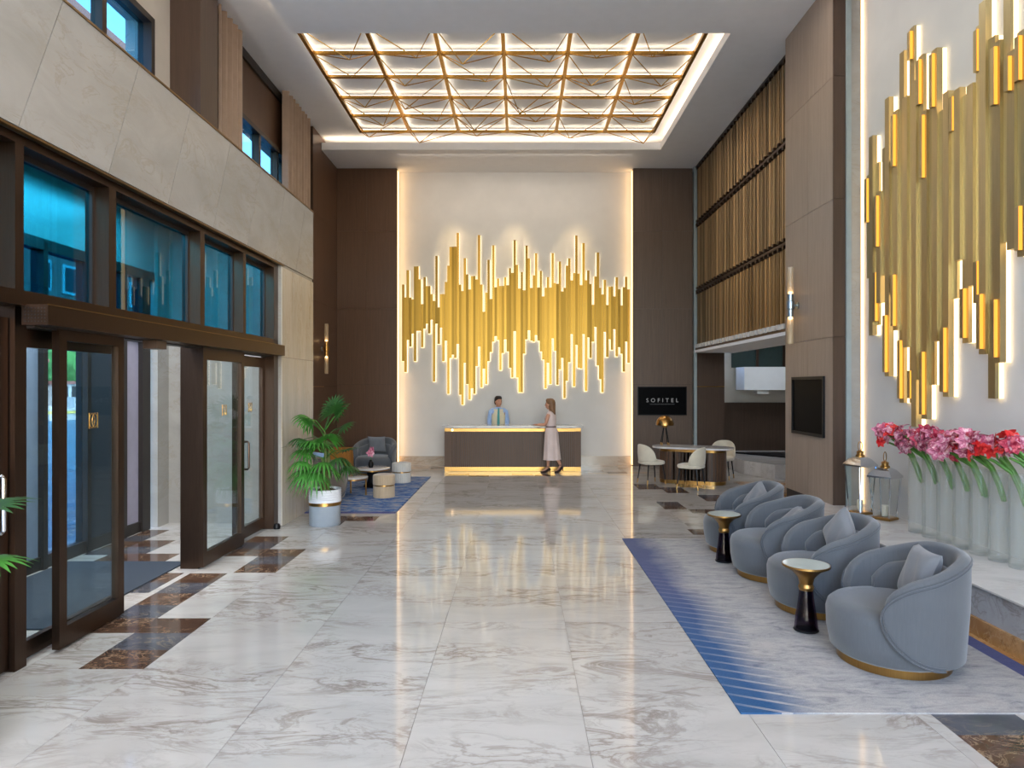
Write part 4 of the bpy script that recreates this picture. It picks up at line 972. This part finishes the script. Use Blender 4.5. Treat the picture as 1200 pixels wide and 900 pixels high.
B(MB().lathe(dome+[(.001, .61)]+[(max(.001, r-.006), z-.004) for r, z in dome[::-1]], 32, cap=False), 'lamp_shade', M_brass)
B(MB().lathe([(0, .37), (.05, .37), (.06, .40), (.03, .44), (0, .44)], 18), 'lamp_body', M_brass)
for k in range(4):
    a = PI/4+PI/2*k; lg = B(MB().tube([(.03*math.cos(a), .03*math.sin(a), .38), (.095*math.cos(a), .095*math.sin(a), .06)], .009, 8), 'leg', M_black); MB().tube([(.095*math.cos(a), .095*math.sin(a), .06), (.105*math.cos(a), .105*math.sin(a), .001)], .011, 8).build('foot', M_brass, lg, True, False)
# ================================================================ PEOPLE
def skin_body(name, nodes, edges, root, m, parent, lv=2):
    keys = list(nodes); idx = {k: i for i, k in enumerate(keys)}
    me = bpy.data.meshes.new(name); me.from_pydata([nodes[k][0] for k in keys], [(idx[a], idx[b]) for a, b in edges], []); me.update()
    o = link(name, me, m, parent)
    sk = o.modifiers.new('skin', 'SKIN'); sk.use_smooth_shade = True
    for k in keys:
        v = me.skin_vertices[0].data[idx[k]]; r = nodes[k][1]; v.radius = r if isinstance(r, tuple) else (r, r); v.use_root = (k == root)
    ss = o.modifiers.new('subsurf', 'SUBSURF'); ss.levels = lv; ss.render_levels = lv
    dg = bpy.context.evaluated_depsgraph_get(); me2 = bpy.data.meshes.new_from_object(o.evaluated_get(dg))
    o.modifiers.clear(); o.data = me2; me2.name = name
    me2.materials.clear(); me2.materials.append(m)
    for pl_ in me2.polygons: pl_.use_smooth = True
    return o
def hand(N, E, wrist, palm_d, side, pre, curl=.35):
    """five separate fingers growing from a palm node"""
    w_ = Vector(N[wrist][0]); d = Vector(palm_d).normalized(); s = Vector(side).normalized(); nrm = d.cross(s).normalized()
    N[pre+'palm'] = (tuple(w_+d*.05), (.03, .016)); E.append((wrist, pre+'palm'))
    for k, (off, l) in enumerate(((-.03, .062), (-.011, .073), (.009, .069), (.028, .054))):
        b = w_+d*.088+s*off; N[f'{pre}f{k}a'] = (tuple(b), .0095); N[f'{pre}f{k}b'] = (tuple(b+d*l*.5+nrm*l*.12*curl), .0085); N[f'{pre}f{k}c'] = (tuple(b+d*l*(1-.3*curl)+nrm*l*.6*curl), .0065)
        E += [(pre+'palm', f'{pre}f{k}a'), (f'{pre}f{k}a', f'{pre}f{k}b'), (f'{pre}f{k}b', f'{pre}f{k}c')]
    b = w_+d*.03-s*.032; N[pre+'ta'] = (tuple(b), .011); N[pre+'tb'] = (tuple(b+d*.03-s*.022), .009); N[pre+'tc'] = (tuple(b+d*.055-s*.026), .007)
    E += [(pre+'palm', pre+'ta'), (pre+'ta', pre+'tb'), (pre+'tb', pre+'tc')]
def head_mesh(mb, c, fw, s=1.0):
    """head with brow, nose, chin and ears; fw = direction of the face (horizontal unit vector)"""
    f = Vector(fw).normalized(); sd = Vector((-f.y, f.x, 0)); up = Vector((0, 0, 1)); rings = []; n = 28
    for k in range(1, 22):
        z = -1+2*k/22; ring = []
        for i in range(n):
            a = 2*PI*i/n; ca, sa = math.cos(a), math.sin(a); q = math.sqrt(max(0, 1-z*z))**.85
            fx = .098*q*ca; sy = .074*q*sa
            if z < -.1: fx = fx*(1-.12*(-z-.1)) + .012*(-z)*(ca > 0)*ca; sy *= 1-.34*(-z-.1)**1.2
            if ca > .93: 
                fx += .026*math.exp(-((z+.12)/.17)**2)*(ca-.93)/.07; fx += .007*math.exp(-((z+.46)/.07)**2)
            if .75 < ca < .96: fx -= .009*math.exp(-((z-.1)/.12)**2)
            if abs(sa) > .97: sy += math.copysign(.014*math.exp(-((z+.02)/.2)**2), sa)
            ring.append(Vector(c)+(f*fx+sd*sy)*s+up*.122*z*s)
        rings.append(ring)
    return mb.rings(rings)
def face(c, fw, parent, s=1.0):
    f = Vector(fw).normalized(); sd = Vector((-f.y, f.x, 0)); c = Vector(c)
    for q in (-1, 1):
        p = c+(f*.084+sd*q*.031)*s+Vector((0, 0, .012*s)); MB().lathe([(0, -.007), (.007, -.004), (.009, 0), (.007, .004), (0, .007)], 10, p).build('eye', M_eye, parent, True)
        MB().tube([c+f*.088*s+sd*q*.015+Vector((0, 0, .034)), c+f*.088*s+sd*q*.033+Vector((0, 0, .04)), c+f*.076*s+sd*q*.05+Vector((0, 0, .034))], .0035, 5).build('eyebrow', M_hairk, parent, True)
    MB().tube([c+f*.088*s-sd*.022+Vector((0, 0, -.06)), c+f*.0965*s+Vector((0, 0, -.058)), c+f*.088*s+sd*.022+Vector((0, 0, -.06))], .0055, 6).build('mouth', M_lip, parent, True)
def oval_loft(sections, seg=32):
    """sections: (centre, half width along sd, half depth along f, f)"""
    rings = []
    for c, a, b, f in sections:
        f = Vector(f).normalized(); sd = Vector((-f.y, f.x, 0)); rings.append([Vector(c)+sd*a*math.cos(2*PI*i/seg)+f*b*math.sin(2*PI*i/seg) for i in range(seg)])
    return MB().rings(rings)
def join_into(o, mb):
    """add the head's surface to the body mesh, so that the figure stays one mesh"""
    off = Vector((0, 0, 0)); q = o.parent
    while q: off += q.location; q = q.parent
    bm = bmesh.new(); bm.from_mesh(o.data); vs = [bm.verts.new(Vector(v)-off) for v in mb.v]
    for f in mb.f:
        p = bm.faces.new([vs[i] for i in f]); p.smooth = True
    bmesh.ops.recalc_face_normals(bm, faces=bm.faces); bm.to_mesh(o.data); bm.free()
def figure(name, loc, label): return thing('person', loc, label, 'person')
# ---- guest
G = Vector((.72, 15.42, 0)); fw = Vector((-.93, .37, 0)).normalized(); lf = Vector((fw.y*-1, fw.x, 0))   # lf points to the guest's left
def gp(f, l, z): return tuple(fw*f+lf*l+Vector((0, 0, z)))
pg = figure('guest', tuple(G), 'woman in a pale pink midi dress standing at the reception desk, seen from the side')
N = {'pelvis': (gp(-.02, 0, .93), (.13, .11)), 'waist': (gp(-.01, 0, 1.06), (.105, .085)), 'chest': (gp(0, 0, 1.24), (.125, .095)), 'neckb': (gp(-.01, 0, 1.375), (.055, .05)), 'neck': (gp(.0, 0, 1.43), .042), 'skull': (gp(.015, 0, 1.51), .05),
     'lsh': (gp(-.0, .155, 1.325), .048), 'lel': (gp(.06, .185, 1.09), .036), 'lwr': (gp(.27, .12, 1.085), .024), 'rsh': (gp(.0, -.155, 1.325), .048), 'rel': (gp(.07, -.17, 1.10), .036), 'rwr': (gp(.27, -.09, 1.085), .024),
     'lhip': (gp(0, .085, .86), .09), 'lkn': (gp(.06, .06, .5), .056), 'lcalf': (gp(.04, .05, .36), .05), 'lan': (gp(.05, .04, .13), .031), 'lball': (gp(.15, .045, .035), .03), 'ltoe': (gp(.2, .045, .03), .02),
     'rhip': (gp(-.02, -.085, .86), .09), 'rkn': (gp(-.04, -.05, .5), .056), 'rcalf': (gp(-.13, -.05, .36), .048), 'ran': (gp(-.22, -.045, .17), .031), 'rball': (gp(-.15, -.05, .05), .03), 'rtoe': (gp(-.10, -.05, .03), .02)}
E = [('pelvis', 'waist'), ('waist', 'chest'), ('chest', 'neckb'), ('neckb', 'neck'), ('neck', 'skull'), ('chest', 'lsh'), ('lsh', 'lel'), ('lel', 'lwr'), ('chest', 'rsh'), ('rsh', 'rel'), ('rel', 'rwr'),
     ('pelvis', 'lhip'), ('lhip', 'lkn'), ('lkn', 'lcalf'), ('lcalf', 'lan'), ('lan', 'lball'), ('lball', 'ltoe'), ('pelvis', 'rhip'), ('rhip', 'rkn'), ('rkn', 'rcalf'), ('rcalf', 'ran'), ('ran', 'rball'), ('rball', 'rtoe')]
hand(N, E, 'lwr', fw*.9-lf*.3, lf*-1, 'l', .15); hand(N, E, 'rwr', fw*.95+lf*.2, lf, 'r', .15)
body = skin_body('body', N, E, 'pelvis', M_skin, pg)
hc = G+Vector(gp(.03, 0, 1.54)); hf = (fw+Vector((-.1, .12, 0))).normalized()
hm = MB(); head_mesh(hm, hc, hf, .93); join_into(body, hm); face(hc, hf, body, .93)
def gl(f, l, z, a, b): return (G+Vector(gp(f, l, z)), a, b, fw)
sk_ = [gl(-.03, 0, .30, .215, .19), gl(-.025, 0, .45, .2, .18), gl(-.02, 0, .7, .19, .16), gl(-.02, 0, .88, .185, .15), gl(-.015, 0, .98, .155, .128), gl(-.01, 0, 1.045, .122, .102)]
sm_ = oval_loft(sk_, 48)
for i, v in enumerate(sm_.v):                        # skirt folds
    r_ = i % 48; lv = i//48; c = sk_[lv][0]; k = 1+.07*(1-lv/5)*math.sin(r_*2*PI/48*9); sm_.v[i] = tuple(c+(Vector(v)-c)*k)
sm_.build('skirt', M_dress, pg, True)
oval_loft([gl(-.01, 0, 1.04, .122, .102), gl(-.005, 0, 1.13, .137, .115), gl(.012, 0, 1.22, .155, .135), gl(.0, 0, 1.3, .17, .118), gl(-.005, 0, 1.355, .165, .085), gl(-.01, 0, 1.39, .085, .065), gl(-.01, 0, 1.40, .062, .058)], 40).build('bodice', M_dress, pg, True)
oval_loft([gl(-.01, 0, 1.02, .128, .108), gl(-.01, 0, 1.03, .131, .111), gl(-.01, 0, 1.055, .131, .111), gl(-.01, 0, 1.06, .127, .107)], 40).build('belt', M_belt, pg, True)
hr = MB(); f = hf; sd = Vector((-f.y, f.x, 0)); rings = []
for z, b, a, o_ in ((.145, .03, .03, -.01), (.135, .075, .06, -.012), (.1, .105, .082, -.02), (.05, .105, .088, -.035), (0, .092, .086, -.05), (-.06, .075, .082, -.065), (-.13, .06, .078, -.078), (-.2, .052, .07, -.09), (-.27, .042, .055, -.098), (-.34, .022, .03, -.102)):
    c = hc+f*o_+Vector((0, 0, z)); rings.append([c+f*b*math.cos(2*PI*i/32)*(1 if math.cos(2*PI*i/32) > 0 else 1)+sd*a*math.sin(2*PI*i/32)*(1+.05*math.sin(7*i)) for i in range(32)])
hr.rings(rings).build('hair', M_hairb, pg, True)
for s, (an, ba, to) in (('l', ('lan', 'lball', 'ltoe')), ('r', ('ran', 'rball', 'rtoe'))):
    A, Bv, T_ = [Vector(N[k][0])+G for k in (an, ba, to)]
    d = Vector((T_.x-A.x, T_.y-A.y, 0)).normalized(); heel = A-d*.045+Vector((0, 0, -.03))
    sh2 = MB().tube([heel, heel*.5+Bv*.5-Vector((0, 0, .02)), Vector((Bv.x, Bv.y, .018 if s == 'l' else .03)), Vector((T_.x, T_.y, .012))+d*.02], [.034, .032, .036, .02], 10)
    sh2.tube([heel, Vector((heel.x, heel.y, .002 if s == 'l' else .05))-d*(.0 if s == 'l' else .01)], [.014, .006], 8); sh2.tube([A+Vector((sd_.x, sd_.y, .012)) for sd_ in [Vector((.034*math.cos(2*PI*k/14), .034*math.sin(2*PI*k/14), 0)) for k in range(14)]], .006, 5, True)
    sh2.build('shoe', M_shoe, pg, True)
# ---- receptionist
K = Vector((-.5, 16.62, 0)); fw = Vector((.12, -1, 0)).normalized(); lf = Vector((-fw.y, fw.x, 0))
pm = figure('receptionist', tuple(K), 'man in a sage vest and light blue shirt standing behind the reception desk')
def kp(f, l, z): return tuple(fw*f+lf*l+Vector((0, 0, z)))
N = {'pelvis': (kp(0, 0, .93), (.15, .11)), 'waist': (kp(0, 0, 1.08), (.135, .1)), 'chest': (kp(0, 0, 1.28), (.16, .11)), 'neckb': (kp(0, 0, 1.415), (.07, .06)), 'neck': (kp(.01, 0, 1.47), .052), 'skull': (kp(.02, 0, 1.55), .055),
     'lsh': (kp(0, .165, 1.355), .06), 'lel': (kp(-.02, .22, 1.08), .044), 'lwr': (kp(.1, .18, .87), .03), 'rsh': (kp(0, -.165, 1.355), .06), 'rel': (kp(-.02, -.22, 1.08), .044), 'rwr': (kp(.1, -.18, .87), .03),
     'lhip': (kp(0, .09, .87), .1), 'lkn': (kp(.02, .1, .48), .066), 'lan': (kp(-.01, .1, .09), .04), 'ltoe': (kp(.15, .11, .035), .034), 'rhip': (kp(0, -.09, .87), .1), 'rkn': (kp(.02, -.1, .48), .066), 'ran': (kp(-.01, -.1, .09), .04), 'rtoe': (kp(.15, -.11, .035), .034)}
E = [('pelvis', 'waist'), ('waist', 'chest'), ('chest', 'neckb'), ('neckb', 'neck'), ('neck', 'skull'), ('chest', 'lsh'), ('lsh', 'lel'), ('lel', 'lwr'), ('chest', 'rsh'), ('rsh', 'rel'), ('rel', 'rwr'), ('pelvis', 'lhip'), ('lhip', 'lkn'), ('lkn', 'lan'), ('lan', 'ltoe'), ('pelvis', 'rhip'), ('rhip', 'rkn'), ('rkn', 'ran'), ('ran', 'rtoe')]
hand(N, E, 'lwr', fw*.7+Vector((0, 0, -.7)), lf*-1, 'l', .4); hand(N, E, 'rwr', fw*.7+Vector((0, 0, -.7)), lf, 'r', .4)
body = skin_body('body', N, E, 'pelvis', M_skinm, pm)
hc = K+Vector(kp(.035, 0, 1.575)); hf = (fw+Vector((.55, 0, 0))).normalized()
hm = MB(); head_mesh(hm, hc, hf, 1.0); join_into(body, hm); face(hc, hf, body, 1.0)
kl = lambda f, l, z, a, b: (K+Vector(kp(f, l, z)), a, b, fw)
oval_loft([kl(0, 0, .95, .165, .122), kl(0, 0, 1.1, .158, .118), kl(0, 0, 1.25, .178, .13), kl(0, 0, 1.36, .185, .115), kl(0, 0, 1.41, .1, .085), kl(.005, 0, 1.44, .068, .066), kl(.005, 0, 1.455, .062, .06)], 40).build('shirt', M_shirt, pm, True)
for q in (-1, 1):
    pth = [K+Vector(kp(f_, q*l_, z_)) for f_, l_, z_ in ((0, .07, 1.385), (0, .135, 1.372), (0, .175, 1.34), (-.01, .2, 1.22), (-.02, .222, 1.08), (.04, .2, .97), (.09, .183, .89))]
    MB().tube(pth, [.05, .058, .068, .064, .056, .05, .043], 16).build('sleeve', M_shirt, pm, True)
oval_loft([kl(0, 0, .93, .17, .128), kl(0, 0, 1.1, .163, .124), kl(0, 0, 1.25, .18, .137), kl(0, 0, 1.36, .165, .122), kl(0, 0, 1.405, .118, .098)], 40).build('vest', M_vest, pm, True)
MB().tube([K+Vector(kp(.085, 0, 1.42)), K+Vector(kp(.125, -.005, 1.34)), K+Vector(kp(.142, -.01, 1.2)), K+Vector(kp(.138, -.01, 1.03))], [.02, .026, .03, .034], 8).build('tie', M_tie, pm, True)
oval_loft([kl(0, 0, .8, .165, .13), kl(0, 0, .9, .168, .125), kl(0, 0, .96, .16, .12)], 32).build('trousers', M_trouser, pm, True)
for q in (-1, 1):
    MB().tube([K+Vector(kp(0, q*.09, .87)), K+Vector(kp(.02, q*.1, .48)), K+Vector(kp(-.01, q*.1, .07))], [.105, .075, .065], 16).build('trouser_leg', M_trouser, pm, True)
    MB().tube([K+Vector(kp(-.07, q*.1, .04)), K+Vector(kp(.05, q*.105, .04)), K+Vector(kp(.19, q*.115, .03))], [.038, .045, .026], 12).build('shoe', M_shoe, pm, True)
f = hf; sd = Vector((-f.y, f.x, 0)); rings = []
for z, b, a, o_ in ((.152, .03, .03, .0), (.14, .08, .06, .0), (.105, .104, .08, -.008), (.07, .1, .083, -.018), (.03, .082, .082, -.034), (-.02, .062, .078, -.05), (-.065, .04, .06, -.058)):
    c = hc+f*o_+Vector((0, 0, z)); rings.append([c+f*b*math.cos(2*PI*i/28)*(1+.04*math.sin(5*i))+sd*a*math.sin(2*PI*i/28) for i in range(28)])
MB().rings(rings).build('hair', M_hairk, pm, True)
